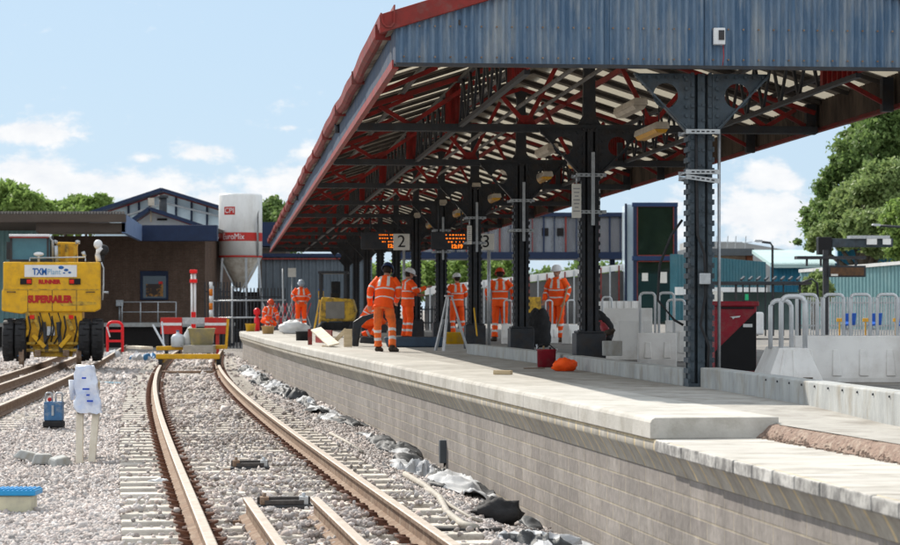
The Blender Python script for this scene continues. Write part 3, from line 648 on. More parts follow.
# columns
def rivets(mb, u, v, z0, z1, st, r, axis):
    z = z0
    while z < z1: mb.box((v, u, z), ((r*2, r*1.1, r*2) if axis == 'u' else (r*1.1, r*2, r*2))); z += st
def column(k):
    zt = ZB-.06; h = zt-ZP; m_ = M_steel_blue if k == 0 else M_steel_dark  # light put into the colour: nearest column paler as lit, the rest darker
    p = CF(k*PITCH, 0, ZP); c = thing('column', None, None, (0,0,0)); c.parent = canopy; c.location = p-C0; c.rotation_euler = (0,0,math.atan2(VD.y, VD.x))
    if k > 1:      # repeats share the mesh data of the second column
        for ch in list(COL1.children):
            n_ = ch.copy(); COL.objects.link(n_); n_.parent = c
        return c
    w = .112
    for s in (-1, 1):
        mb = MB(); mb.bbox(s*w-s*.045, s*w, -w, -w+.012, 0, h); mb.bbox(s*w-s*.045, s*w, w-.012, w, 0, h); mb.bbox(s*w-s*.012, s*w-s*.024, -w+.012, w-.012, 0, h)
        rivets(mb, -w-.006, s*(w-.023), .06, h, .105, .016, 'u')
        mb.build('side_channel', m_, c)
        mb = MB(); z = .05
        while z < h-.5: mb.box((s*(w+.010), 0, z), (.022, .23, .05)); z += .105
        mb.build('rivet_row', m_, c)
    mb = MB(); mb.bbox(-w+.03, w-.03, -.008, .008, 0, h); mb.bbox(-.026, -.016, -.10, -.008, 0, h); mb.bbox(.016, .026, -.10, -.008, 0, h); mb.bbox(-.036, .036, -.112, -.10, 0, h)
    rivets(mb, -.116, -.022, .1, h, .15, .010, 'u'); rivets(mb, -.116, .022, .1, h, .15, .014, 'u')
    mb.build('web', m_, c)
    mb = MB(); mb.bbox(-w-.02, w+.02, -w-.02, w+.02, -.02, .03); mb.build('base_plate', m_, c)
    # bracket plates with round holes
    for s in (-1, 1):
        mb = MB(); H = .60; Wd = .68; hc = Vector((.36, 0, -.22)); hr = .125; n = 24
        outer = [(.112, 0), (Wd, 0), (Wd-.02, -.04), (.15, -H+.02), (.112, -H)]
        # sample the outline at n points by angle round the hole, and stitch to the hole
        def ray(a):
            best = None
            for i in range(len(outer)):
                x1, z1 = outer[i]; x2, z2 = outer[(i+1) % len(outer)]; dx, dz = math.cos(a), math.sin(a); ex, ez = x2-x1, z2-z1
                den = dx*ez-dz*ex
                if abs(den) < 1e-9: continue
                tt = ((x1-hc.x)*ez-(z1-hc.z)*ex)/den; ss = ((x1-hc.x)*dz-(z1-hc.z)*dx)/den
                if tt > 0 and -1e-6 <= ss <= 1+1e-6 and (best is None or tt < best): best = tt
            return (hc.x+math.cos(a)*best, hc.z+math.sin(a)*best)
        angs = sorted([2*math.pi*i/n for i in range(n)] + [math.atan2(z-hc.z, x-hc.x) % (2*math.pi) for x, z in outer])
        vs = []; m2 = len(angs)
        for yv in (-.122, -.109):
            for a in angs: x, z = ray(a); vs.append((s*x, yv, h+z))
            for a in angs: vs.append((s*(hc.x+hr*math.cos(a)), yv, h+hc.z+hr*math.sin(a)))
        fs = []
        for i in range(m2):
            j = (i+1) % m2
            fs += [(i, j, m2+j, m2+i), (2*m2+i, 3*m2+i, 3*m2+j, 2*m2+j), (i, 2*m2+i, 2*m2+j, j), (m2+i, m2+j, 3*m2+j, 3*m2+i)]
        mb.add(vs, fs)
        mb.bar((s*.14, -.14, h-H+.03), (s*(Wd-.01), -.14, h-.03), .012, .075, up=(0,-1,0)); mb.bar((s*.135, -.125, h-H), (s*Wd, -.125, h-.0), .09, .012, up=(0,0,1))
        for i in range(10):
            f = (i+.5)/10; mb.box((s*(.14+f*(Wd-.15)), -.15, h-H+.03+f*(H-.06)), (.028, .02, .028))
        for i in range(6): mb.box((s*(.17+i*.09), -.138, h-.035), (.028, .02, .028)); mb.box((s*.155, -.138, h-.06-i*.09), (.028, .02, .028))
        mb.build('bracket', m_, c)
    if k >= 1:
        mb = MB(); mb.bbox(-.195, .195, -.195, .195, -.02, .45); mb.bbox(-.175, .175, -.175, .175, .45, .48); mb.build('plinth', M_steel_dark, c, bevel=.012)
    return c
column(0); COL1 = column(1)
for k in range(2, NF): column(k)
# galvanised clamps and cable brackets on the columns
CR = math.atan2(VD.y, VD.x)
def clamp(k, z, tilt=0, wide=.34):
    p = CF(k*PITCH, 0, z); mb = MB(); M = Matrix.Rotation(CR, 3, 'Z') @ Matrix.Rotation(tilt, 3, 'Y')
    for d in (-.19, .19):
        mb.box(p + M @ Vector((0, d, 0)), (wide, .022, .045), M=M)
    mb.box(p + M @ Vector((-wide/2+.03, 0, 0)), (.02, .40, .02), M=M); mb.box(p + M @ Vector((wide/2-.03, 0, 0)), (.02, .40, .02), M=M)
    nh = 5
    for i in range(nh): mb.mi = 1; mb.box(p + M @ Vector((-wide/2+.07+i*(wide-.14)/(nh-1), -.202, 0)), (.03, .004, .014), M=M)
    mb.mi = 0; mb.build('strut_clamp', [M_galv, M_steel_dark], canopy, world=True)
for z in (3.22, 2.82): clamp(0, z)
clamp(0, 2.75, .13)
for k in (1, 2, 3, 4): clamp(k, 3.2, 0, .40); clamp(k, 2.72, 0, .40)
for k in (1, 2, 3, 4):
    mb = MB(); p = CF(k*PITCH-.22, .02, 0); mb.box((p.x, p.y, 3.02), (.045, .045, .95)); mb.build('strut_channel', M_galv, canopy, world=True)
mb = MB(); pts = [CF(-.15, -.06, 3.2), CF(-.17, -.05, 2.2), CF(-.18, .02, 2.0), CF(-.18, .03, 1.6), CF(-.17, -.02, 1.3), CF(-.18, .06, 1.1), CF(-.17, .05, .72)]
mb.tube(pts, .014, 6); mb.build('cable', M_black, canopy, world=True)
mb = MB(); p = CF(-.19, .02, 1.76); mb.box(p, (.11, .05, .11)); mb.build('junction_box', M_galv, canopy, world=True, bevel=.006)
mb = MB(); p = CF(-.02, .20, 0); mb.tube([(p.x, p.y, .72), (p.x, p.y, 3.3)], .016, 8); mb.build('conduit', M_galv, canopy, world=True)
mb = MB(); mb.tube([CF(0,-.17,2.35), CF(0,-.28,2.2), CF(.1,-.38,1.9), CF(.1,-.4,1.55), CF(0,-.25,1.35), CF(0,-.16,1.3)], .014, 6); mb.build('cable', M_black, canopy, world=True)
# alarm box on the gable, with a red wire
ab = thing('alarm_box', 'small white box with a dark window on the blue gable, red wire below', 'alarm', tuple(CF(UF-.03, .13, 4.10)))
mb = MB(); p = CF(UF-.07, .13, 4.145); mb.box(p, (.115, .07, .165)); mb.build('case', M_white, ab, world=True, bevel=.008)
mb = MB(); p = CF(UF-.108, .145, 4.155); mb.box(p, (.055, .012, .095)); mb.build('window', M_steel_dark, ab, world=True)
M_redwire = mat('red_wire', (.5,.03,.03), None, 5, .5)
mb = MB(); mb.tube([CF(UF-.07, .17, 4.07), CF(UF-.05, .18, 3.95), CF(UF-.04, .17, 3.86)], .004, 5); mb.build('wire', M_redwire, ab, world=True)
# fluorescent lights hung along both sides of the ridge
M_tube = mat('cream_light_fitting', (.55,.50,.42), (.38,.33,.27), 9, .6)
M_amber = mat('amber_diffuser', (.80,.42,.03), (.55,.28,.05), 30, .4)
lt = []
def lightfit(u, v, z, amber, lab):
    p = CF(u, v, z); o = thing('platform_light', lab, 'light', tuple(p), CR, 'fluorescent lights under the canopy')
    mb = MB(); mb.prism([(-.09, -.72, -.03), (.09, -.72, -.03), (.075, -.72, .05), (-.075, -.72, .05)], (0,0,0), (0,1.44,0)); mb.build('housing', M_tube, o, bevel=.015)
    mb = MB(); mb.prism([(-.08, -.66, -.032), (.08, -.66, -.032), (.05, -.66, -.075), (-.05, -.66, -.075)], (0,0,0), (0,1.32,0)); mb.build('diffuser', M_amber if amber else M_tube, o)
    for q in (-.5, .5): mb = MB(); mb.tube([(0, q, .05), (0, q, ZB-z+(.05 if v else .3))], .008, 6); mb.build('hanger', M_steel_dark, o)
fitB = [4.6, 10.3, 14.4, 17.8, 21.5, 25, 28.6, 35.8]; fitA = [4.3, 11.4, 15.9, 22, 29, 36]
ordw = ['nearest', 'second', 'third', 'fourth', 'fifth', 'sixth', 'seventh', 'farthest']
for i, u in enumerate(fitB): lightfit(u, .36, 3.60, True, 'amber fluorescent light right of the column line, %s from the gable' % ordw[i])
for i, u in enumerate(fitA): lightfit(u, .02 if i else .05, 3.83 if i else 3.85, False, 'cream fluorescent light close to the column line, %s from the gable' % (ordw[i] if i < 5 else 'sixth'))

# ------------------------------------------------------------------ kerb
kb = thing('kerb_upstand', 'low concrete upstand running from the nearest column towards the right', 'kerb', tuple(CF(-.1, 0, ZP)))
mb = MB(); mb.prism([CF(-.16, -.02, ZP-.06), CF(-18, -.02, ZP-.06), CF(-18, .16, ZP-.06), CF(-.16, .16, ZP-.06)], (0,0,0), (0,0,.25)); mb.build('upstand', M_kerb, kb, world=True, bevel=.012)
for i in range(14):
    mb = MB(); mb.tube([CF(-3.0-i*.42, -.03, ZP+.155), CF(-3.0-i*.42, -.005, ZP+.155)], .010, 6); mb.build('cast_socket', M_steel_dark, kb, world=True)
kb2 = thing('kerb_upstand', 'low concrete upstand left of the nearest column, behind the red tool tub', 'kerb', tuple(CF(2, 0, ZP)))
kpts = [CF(.16, -.14, 0), CF(3.5, -.24, 0), CF(7, -.30, 0), CF(10, -.36, 0), CF(13, -.48, 0), CF(16.5, -.66, 0)]
mb = MB(); mb.sweep([(0, ZP-.01), (.18, ZP-.01), (.18, ZP+.165), (0, ZP+.165)], [p[:2] for p in kpts]); mb.build('upstand', M_kerb, kb2, world=True, bevel=.012)
# ------------------------------------------------------------------ people
M_helm_w = mat('white_helmet', (.75,.76,.78), None, 5, .35); M_helm_b = mat('navy_helmet', (.015,.03,.09), None, 5, .35); M_helm_r = mat('red_orange_helmet', (.60,.07,.02), None, 5, .35); M_helm_g = mat('grey_blue_helmet', (.36,.42,.50), None, 5, .4)
M_hair = mat('dark_hair', (.03,.02,.015), None, 30, .8)
def loft(mb, pts, radii, n=12, aim=None, bands=(), bandmat=1, cap=True, squash=None):
    """smooth limb through pts, subdivided, radii per point (a, b)"""
    pts = [Vector(p) for p in pts]; P2 = []; R2 = []; m = 8
    for i in range(len(pts)-1):
        p0 = pts[max(i-1,0)]; p1 = pts[i]; p2 = pts[i+1]; p3 = pts[min(i+2, len(pts)-1)]
        for j in range(m):
            t = j/m; t2 = t*t; t3 = t2*t
            q = .5*((2*p1)+(-p0+p2)*t+(2*p0-5*p1+4*p2-p3)*t2+(-p0+3*p1-3*p2+p3)*t3); P2.append(q)
            a = radii[i]; b = radii[i+1]; s = t*t*(3-2*t); R2.append((a[0]+(b[0]-a[0])*s, a[1]+(b[1]-a[1])*s))
    P2.append(pts[-1]); R2.append(radii[-1]); L = len(P2)-1; ref = Vector(aim or (1,0,0)); vs = []
    for i, p in enumerate(P2):
        t = (P2[min(i+1, L)]-P2[max(i-1, 0)]).normalized(); a = (ref - t*ref.dot(t)).normalized(); b = t.cross(a)
        for k in range(n):
            w = 2*math.pi*k/n; v = p + a*math.cos(w)*R2[i][0] + b*math.sin(w)*R2[i][1]; vs.append(v + Vector([mnoise.noise(v*9+Vector((s*7.3,1,2)))*.007+mnoise.noise(v*26+Vector((s*3.3,5,2)))*.006 for s in range(3)])+(v-p).normalized()*.010*mnoise.noise(Vector((v.x*10, v.y*10, v.z*24))))
    o = len(mb.v); mb.v += [tuple(v) for v in vs]
    for i in range(L):
        f = (i+.5)/L; bm_ = any(abs(f-c) < w for c, w in bands)
        for k in range(n): mb.f.append((o+i*n+k, o+i*n+(k+1) % n, o+(i+1)*n+(k+1) % n, o+(i+1)*n+k)); mb.m.append(bandmat if bm_ else 0); mb.sm.append(True)
    if cap:
        mb.f.append(tuple(o+k for k in range(n-1, -1, -1))); mb.m.append(0); mb.sm.append(True); mb.f.append(tuple(o+L*n+k for k in range(n))); mb.m.append(0); mb.sm.append(True)
STAND = dict(hip=(0,0,.93), chest=(0,0,1.22), neck=(0,0,1.47), head=(0,-.02,1.61), sh=.185, el=((-.25,.02,1.15),(.25,.02,1.15)), wr=((-.25,-.10,.92),(.25,-.10,.92)), kn=((-.11,-.02,.50),(.11,-.02,.50)), an=((-.13,.03,.10),(.13,.03,.10)), toe=((-.16,-.13,.04),(.16,-.13,.04)))
def person(label, loc, rz, scale, helmet, pose=None, trousers=None, crouch=False):
    p = dict(STAND); p.update(pose or {}); V = Vector
    hip, chest, neck, head = V(p['hip']), V(p['chest']), V(p['neck']), V(p['head'])
    o = thing('person', label, 'person', loc, rz, 'railway workers in orange'); o.scale = (scale,)*3
    up = (neck-chest).normalized(); hu = (head-neck).normalized()
    M_tr = trousers or M_orange
    # body: lofted limbs, head and five-fingered hands fused into one skin by a voxel remesh
    mb = MB(); loft(mb, [hip-V((0,0,.06)), hip.lerp(chest,.5), chest, neck-up*.06], [(.13,.10),(.12,.09),(.15,.10),(.06,.06)]); mb.tube([neck-up*.08, neck, head-hu*.02], .055, 12)
    mb.ball(head+hu*.02, .1, 16, (.78,.98,1.12)); mb.ball(head+V((0,-.035,-.055)), .06, 12, (.9,.95,.9))
    mb.tube([head+V((0,-.09,.02)), head+V((0,-.122,-.018)), head+V((0,-.095,-.03))], .013, 8)
    for s in (-1, 1): mb.ball(head+V((s*.08,.01,-.0)), .024, 8, (.4,.8,1.2))
    mb.ball(head+V((0,-.088,-.062)), .02, 8, (1.4,.5,.5))
    for i, s in enumerate((-1, 1)):
        shp = chest.lerp(neck, .78)+V((s*p['sh'],0,0)); el = V(p['el'][i]); wr = V(p['wr'][i]); fa = (wr-el).normalized()
        loft(mb, [shp, el, wr], [(.05,.05),(.038,.038),(.026,.028)], 10)
        sd = fa.cross(V((0,1,0))); sd = (sd if sd.length > .2 else V((1,0,0))).normalized(); nn = fa.cross(sd).normalized()
        mb.tube([wr-fa*.01, wr+fa*.04, wr+fa*.085], .03, 10, radii=[(.026,.02),(.038,.018),(.04,.015)])
        for f in range(4):
            b0 = wr+fa*.08+sd*(.03-.02*f); ln = (.07,.078,.073,.058)[f]; cu = V((0,-.018-.004*f,0))+nn*.0
            mb.tube([b0, b0+fa*ln*.45+cu*.3, b0+fa*ln*.8+cu*1.1, b0+fa*ln+cu*2.0], .009, 6, radii=[.0095,.009,.0085,.007])
        b0 = wr+fa*.03+sd*.032; mb.tube([b0, b0+fa*.03+sd*.02-V((0,.012,0)), b0+fa*.06+sd*.022-V((0,.025,0))], .011, 6)
        hp = hip+V((s*.09,0,-.02)); kn = V(p['kn'][i]); an = V(p['an'][i])
        loft(mb, [hp, kn, an], [(.08,.085),(.055,.058),(.04,.042)], 10)
        toe = V(p['toe'][i]); mb.tube([an, an.lerp(toe,.5)-V((0,0,.02)), toe], .035, 8)
    bd = mb.build('body', M_skin, o); rm = bd.modifiers.new('skin', 'REMESH'); rm.mode = 'VOXEL'; rm.voxel_size = .011; rm.use_smooth_shade = True
    # jacket
    mb = MB(); hemz = hip - up*.10
    loft(mb, [hemz, hip.lerp(chest,.35), chest+up*.03, chest.lerp(neck,.75), neck+up*.01], [(.20,.155),(.185,.145),(.205,.145),(.175,.112),(.07,.07)], 20, bands=((.235,.022),(.43,.022)))
    n_ = len(mb.f)
    for i in range(n_):          # braces over the shoulders
        f = mb.f[i]
        if len(f) != 4: continue
        c = sum((V(mb.v[q]) for q in f), V())/4; d = c-hip
        if d.dot(up) > .30 and .07 < abs(c.x-hip.x-(chest.x-hip.x)*.8) < .115: mb.m[i] = 1
    for i, s in enumerate((-1, 1)):
        shp = chest.lerp(neck, .78)+V((s*p['sh'],0,0)); el = V(p['el'][i]); wr = V(p['wr'][i])
        loft(mb, [shp+V((-s*.05,0,.0)), shp.lerp(el,.5)+V((s*.01,0,0)), el, wr], [(.085,.085),(.074,.076),(.066,.068),(.05,.054)], 12, bands=((.46,.03),(.78,.03)))
    mb.build('hi_vis_jacket', [M_orange, M_silver], o)
    mb = MB(); loft(mb, [hip+up*.06, hip, hip-V((0,0,.09))], [(.165,.125),(.172,.135),(.15,.12)], 16)
    for i, s in enumerate((-1, 1)):
        hp = hip+V((s*.088,0,-.01)); kn = V(p['kn'][i]); an = V(p['an'][i])
        loft(mb, [hp, hp.lerp(kn,.5), kn, kn.lerp(an,.5), an+V((0,0,.01))], [(.1,.11),(.093,.10),(.076,.08),(.07,.075),(.078,.08)], 14, bands=((.63,.03),(.81,.03)))
    mb.build('trousers', [M_tr, M_silver], o)
    for i in (0, 1):
        an = V(p['an'][i]); toe = V(p['toe'][i]); d = (toe-an); d.z = 0; d.normalize()
        mb = MB(); mb.tube([an+V((0,0,.07)), an+V((0,0,-.03)), an+V((0,0,-.08))], .06, 12, radii=[.058,.055,.06]); loft(mb, [an-d*.06+V((0,0,-.055)), an+d*.06+V((0,0,-.045)), an+d*.17+V((0,0,-.065)), an+d*.225+V((0,0,-.075))], [(.052,.05),(.054,.055),(.056,.042),(.04,.03)], 12)
        mb.build('boot', M_boot, o)
    mb = MB(); M = hu.to_track_quat('Z', 'Y').to_matrix(); pr = [(.128,.035),(.126,.055),(.118,.09),(.095,.13),(.06,.152),(.0,.16)]; n = 20; vs = []
    for r, z in pr:
        for k in range(n): a = 2*math.pi*k/n; vs.append(M @ V((r*math.cos(a)*.9, r*math.sin(a)*1.1, z)) + head)
    mb.add(vs, [(i*n+k, i*n+(k+1) % n, (i+1)*n+(k+1) % n, (i+1)*n+k) for i in range(len(pr)-1) for k in range(n)], True)
    vs = [M @ V((rr*math.cos(2*math.pi*k/n)*.9, rr*math.sin(2*math.pi*k/n)*(1.12 if math.sin(2*math.pi*k/n) > 0 else 1.35), z)) + head for rr, z in ((.126,.04),(.142,.03),(.140,.022),(.12,.03)) for k in range(n)]
    mb.add(vs, [(i*n+k, i*n+(k+1) % n, (i+1)*n+(k+1) % n, (i+1)*n+k) for i in range(3) for k in range(n)], True); mb.tube([M @ V((0,-.1,.11))+head, M @ V((0,.1,.13))+head], .012, 6)
    mb.build('hard_hat', helmet, o)
    mb = MB(); mb.ball(head+V((0,.022,.012)), .1, 14, (.82,.92,1.0)); mb.build('hair', M_hair, o)
    mb = MB()
    for s in (-1, 1): mb.ball(head+V((s*.034,-.088,.012)), .011, 8)
    mb.build('eyes', M_boot, o)
    return o
PI = math.pi; ZG = .685
def at(x, Y, z=ZG): return ((x-450)*Y/F, Y, z)
person('worker in orange facing the camera, head bowed, grey-blue helmet, near the far platform edge', at(301, 78), .15, 1.0, M_helm_g,
       dict(head=(0,-.06,1.59), el=((-.28,.0,1.17),(.28,.0,1.17)), wr=((-.17,-.17,1.02),(.17,-.17,1.02))))
person('stooping worker in orange seen from behind with navy helmet and faded orange trousers', at(384.5, 41.3), PI-.25, .93, M_helm_b,
       dict(hip=(.0,.06,.93), chest=(0,-.04,1.22), neck=(.0,-.14,1.45), head=(0,-.22,1.57), el=((-.24,-.12,1.14),(.29,-.02,1.15)), wr=((-.16,-.30,.98),(.33,-.13,.90)), kn=((-.14,-.05,.52),(.12,.06,.50)), an=((-.19,.12,.10),(.12,.02,.10)), toe=((-.22,-.03,.04),(.12,-.14,.04))), trousers=M_orange_f)
person('worker in orange with white helmet turned right, reaching out, beneath the 2 sign', at(407.5, 55.5), PI/2+.45, 1.0, M_helm_w,
       dict(el=((-.25,-.12,1.2),(.27,-.10,1.16)), wr=((-.2,-.38,1.27),(.2,-.34,1.12)), chest=(0,-.02,1.22), head=(0,-.05,1.60)))
person('worker in orange seen from behind with white helmet, behind the silver tripod', at(457, 64), PI+.35, 1.0, M_helm_w,
       dict(el=((-.26,-.05,1.15),(.26,-.05,1.15)), wr=((-.15,-.24,1.08),(.15,-.24,1.08)), kn=((-.15,-.02,.5),(.12,-.02,.5)), an=((-.2,.03,.1),(.13,.03,.1))))
person('worker in orange with red helmet seen from behind between the third and fourth columns', at(500, 54), PI+.05, .99, M_helm_r,
       dict(el=((-.31,.02,1.18),(.30,.02,1.16)), wr=((-.34,-.12,.95),(.25,-.2,.98)), head=(0,-.04,1.59)))
person('worker in orange with white helmet standing half turned to the left, holding a long shovel', at(557, 53), -.45, 1.01, M_helm_w,
       dict(el=((-.27,.02,1.15),(.27,.02,1.15)), wr=((-.26,-.14,.95),(.24,-.15,.92)), kn=((-.09,-.02,.5),(.09,-.02,.5)), an=((-.10,.03,.1),(.10,.03,.1))))
CROUCH = dict(hip=(0,.12,.42), chest=(0,-.02,.68), neck=(0,-.14,.90), head=(0,-.2,1.02), el=((-.27,-.2,.62),(.27,-.2,.62)), wr=((-.16,-.42,.42),(.16,-.42,.42)), kn=((-.16,-.28,.44),(.16,-.22,.28)), an=((-.15,-.12,.10),(.15,.14,.10)), toe=((-.16,-.28,.04),(.16,-.0,.04)))
person('crouching worker in orange half hidden behind the stooping worker in the navy helmet', at(368, 57), PI/2, 1.0, M_helm_b, CROUCH)
person('kneeling worker in orange near the far end of the platform behind the buckets', at(268, 77.5), .6, .92, M_helm_r, CROUCH)
# shovel in the hand of the right worker
M_shaft = mat('wooden_shaft', (.35,.24,.13), None, 6, .7)
sh = thing('shovel', 'long-handled shovel held by the worker at right', 'shovel', at(562, 52.6)); a = Vector(at(557, 52.5)); mb = MB(); mb.tube([P(568, 285, 52.6), P(560, 318, 52.6), P(553, 338, 52.6)], .018, 8); mb.build('shaft', M_shaft, sh, world=True)
mb = MB(); p = P(552, 340, 52.6); mb.prism([p+Vector((-.12,0,.1)), p+Vector((.12,0,.13)), p+Vector((.10,-.05,-.12)), p+Vector((-.02,-.06,-.19)), p+Vector((-.13,-.05,-.12))], (0,0,0), (0,.012,0)); mb.build('blade', M_galv, sh, world=True)

# ------------------------------------------------------------------ things on the platform
M_redpl = mat('dark_red_plastic', (.32,.02,.035), (.24,.015,.03), 5, .4, dirt=(.2,.1,.09), dscale=8)
M_bluepl = mat('blue_plastic', (.04,.16,.34), (.03,.11,.25), 5, .4, dirt=(.25,.3,.33), dscale=5)
M_yelpl = mat('yellow_plastic', (.72,.42,.02), (.6,.33,.02), 5, .4, dirt=(.4,.3,.15), dscale=7)
def tub(name, label, cat, loc, w, d, h, m, flare=1.12, handle=True, rz=0, group=None):
    o = thing(name, label, cat, loc, rz, group); mb = MB(); n = 24; pr = []
    def ring(f, z, q=.0): return [Vector((math.copysign(abs(math.cos(a))**.5, math.cos(a))*(w/2*f-q), math.copysign(abs(math.sin(a))**.5, math.sin(a))*(d/2*f-q), z)) for a in [2*math.pi*k/n for k in range(n)]]
    rr = [ring(1/flare, 0), ring(1, h*.94), ring(1.05, h*.95), ring(1.05, h), ring(.98, h), ring(1/flare, .012, .01)]
    vs = [v for r_ in rr for v in r_]; mb.add(vs, [(i*n+k, i*n+(k+1) % n, (i+1)*n+(k+1) % n, (i+1)*n+k) for i in range(5) for k in range(n)]+[tuple(range(n-1,-1,-1)), tuple(5*n+k for k in range(n))], True); mb.build('tub_body', m, o)
    if handle: mb = MB(); mb.tube([(-w*.52,0,h*.93),(-w*.35,-d*.1,h*1.25),(w*.1,-d*.15,h*1.3),(w*.52,0,h*.93)], .008, 6); mb.build('handle', M_black, o)
    return o
t_ = tub('tool_tub', 'dark red tub of tools on the platform beside the orange bag', 'tub', tuple(G(546.5, 367, ZP)), .25, .22, .235, M_redpl, 1.04, True)
for i in range(4): mb = MB(); mb.tube([(-.08+.05*i, .02, .05), (-.13+.09*i, .0, .30-.02*i)], .012, 6); mb.build('tool_handle', [M_galv, M_shaft, M_black, M_white][i], t_)
def cloth_heap(name, label, cat, loc, w, d, h, mats, seed, rz=0, n=42, rough=1.0, kind=None, split=.5, sharp=2.2, group=None):
    rd = random.Random(seed); vs = []; fs = []; o3 = Vector((rd.uniform(0,50), rd.uniform(0,50), 0))
    for j in range(n+1):
        for i in range(n+1):
            x = i/n*2-1; y = j/n*2-1; r = math.sqrt(x*x+y*y); a = math.atan2(y, x); lim = .70+.42*mnoise.noise(Vector((math.cos(a)*1.9, math.sin(a)*1.9, seed)))
            k = 1 if r < 1e-6 else min(1, lim/max(r, 1e-6)); X = x*k*w/2; Y_ = y*k*d/2
            wq = Vector((X*sharp*1.5+.8*mnoise.noise(Vector((X*3, Y_*3, seed))), Y_*sharp*.45, seed*.37))+o3; q = wq; rid = 1-abs(mnoise.noise(q))*2.0; rid2 = 1-abs(mnoise.noise(Vector((q.y*2.2, q.x*1.3, 4))))*2.6
            env = max(0, 1-(r/max(lim,.01))**2)**.4 if r < lim else 0
            z = h*env*(.18+.75*max(-.1, rid)*rough*(.5+.5*mnoise.noise(q*.35)+.3)+.22*rid2*rough); 
            vs.append((X+.05*mnoise.noise(q*3)*env, Y_+.05*mnoise.noise(q*3+Vector((9,9,9)))*env, max(z, 0)+.004))
    for j in range(n):
        for i in range(n): fs.append((j*(n+1)+i, j*(n+1)+i+1, (j+1)*(n+1)+i+1, (j+1)*(n+1)+i))
    mb = MB(); mb.add(vs, fs, False)
    for f in range(len(mb.f)):
        c = sum((Vector(mb.v[q]) for q in mb.f[f]), Vector())/4
        mb.m[f] = 1 if mnoise.noise(Vector((c.x*sharp*.8, c.y*sharp*.8, seed+5)))+.5 < split and len(mats) > 1 else 0
    o = mb.build(name, mats, None, fix=False); o.location = loc; o.rotation_euler = (0, 0, rz); sd_ = o.modifiers.new('thickness', 'SOLIDIFY'); sd_.thickness = .006; sd_.offset = 0
    tag(o, label, cat, group, kind); return o
def lump(name, label, cat, loc, w, d, h, m, seed):
    n = 26; k = 16; vs = []; off = Vector((seed*3.1, seed*1.7, seed))
    for i in range(k+1):
        th = PI*i/k
        for j in range(n):
            a = 2*PI*j/n; v = Vector((math.sin(th)*math.cos(a), math.sin(th)*math.sin(a), -math.cos(th)))
            f = 1+.28*mnoise.noise(v*1.3+off)+.20*(1-abs(mnoise.noise(v*2.6+off))*3)*.5+.22*mnoise.noise(v*5+off)
            z = v.z*f; z = z if z > -.7 else -.7; vs.append((v.x*f*w/2, v.y*f*d/2, (z+.7)/1.75*h))
    mb = MB(); mb.add(vs, [(i*n+j, i*n+(j+1) % n, (i+1)*n+(j+1) % n, (i+1)*n+j) for i in range(k) for j in range(n)], True)
    o = mb.build(name, m); o.location = loc; tag(o, label, cat); return o
p = G(564, 371, ZP); lump('orange_bag', 'crumpled bright orange bag beside the dark red tool tub', 'bag', p, .30, .2, .16, M_orange, 5)
# timber offcut on the platform
def plank(name, label, cat, a, b, w, h, m, up=(0,0,1), group=None):
    mb = MB(); a = Vector(a); b = Vector(b); c = (a+b)/2; mb.bar(a-c, b-c, w, h, up); o = mb.build(name, m, None, bevel=.004); o.location = c; tag(o, label, cat, group); return o
p = G(503, 375, ZP); plank('timber_offcut', 'short pale timber offcut lying on the sunlit coping slabs', 'timber', p+Vector((-.10,.06,.03)), p+Vector((.10,-.03,.03)), .07, .05, M_wood)
p = G(532, 369, ZP); plank('steel_strip', 'thin dark flat bar lying on the platform left of the red tub', 'bar', p+Vector((-.10,0,.008)), p+Vector((.16,.1,.008)), .06, .012, M_rust)
# concrete block standing on the kerb and the coat hung by the second column
p = CF(PITCH-.4, .12, 0); o = thing('concrete_block', 'grey concrete block set on the upstand right of the second column plinth', 'block', (p.x+.12, p.y, ZP+.165)); mb = MB(); mb.box((0,0,.095), (.25,.2,.19)); mb.build('block', M_kerb, o, bevel=.008)
p = P(602, 341, 31.2); o = thing('folded_coat', 'black and dark red coat slumped against the second column with its boots', 'coat', (p.x, p.y, p.z)); q = P(602, 325, 31.2)
mb = MB(); loft(mb, [P(594,311,31.3), P(600,318,31.2), P(606,328,31.2), P(606,340,31.1)], [(.05,.05),(.09,.08),(.11,.08),(.08,.06)], 12); mb.build('coat', M_black, o, world=True)
mb = MB(); loft(mb, [P(600,322,31.1), P(605,330,31.0), P(604,337,31)], [(.03,.03),(.06,.04),(.03,.03)], 10); mb.build('lining', M_redpl, o, world=True)
mb = MB(); loft(mb, [P(604,333,31.0), P(610,332,30.95), P(614,330,30.9)], [(.04,.035),(.045,.04),(.03,.03)], 10); mb.build('boot', M_boot, o, world=True)
plank('lump_of_yellow_foam', 'small yellow block on the kerb beside the second column', 'block', P(580,354,30)+Vector((0,.0,0)), P(584,352,30.1), .06, .05, M_yelpl)
# steel prop rods leaning at the second column
for k_, (x1, y1, x2, y2) in enumerate([(578,300,595,341),(584,306,593,338)]): o = plank('steel_rod', 'thin dark rod leaning on the second column, %s one' % ('outer' if k_ == 0 else 'inner'), 'rod', P(x1,y1,30.0), P(x2,y2,30.2), .015, .015, M_steel_dark)
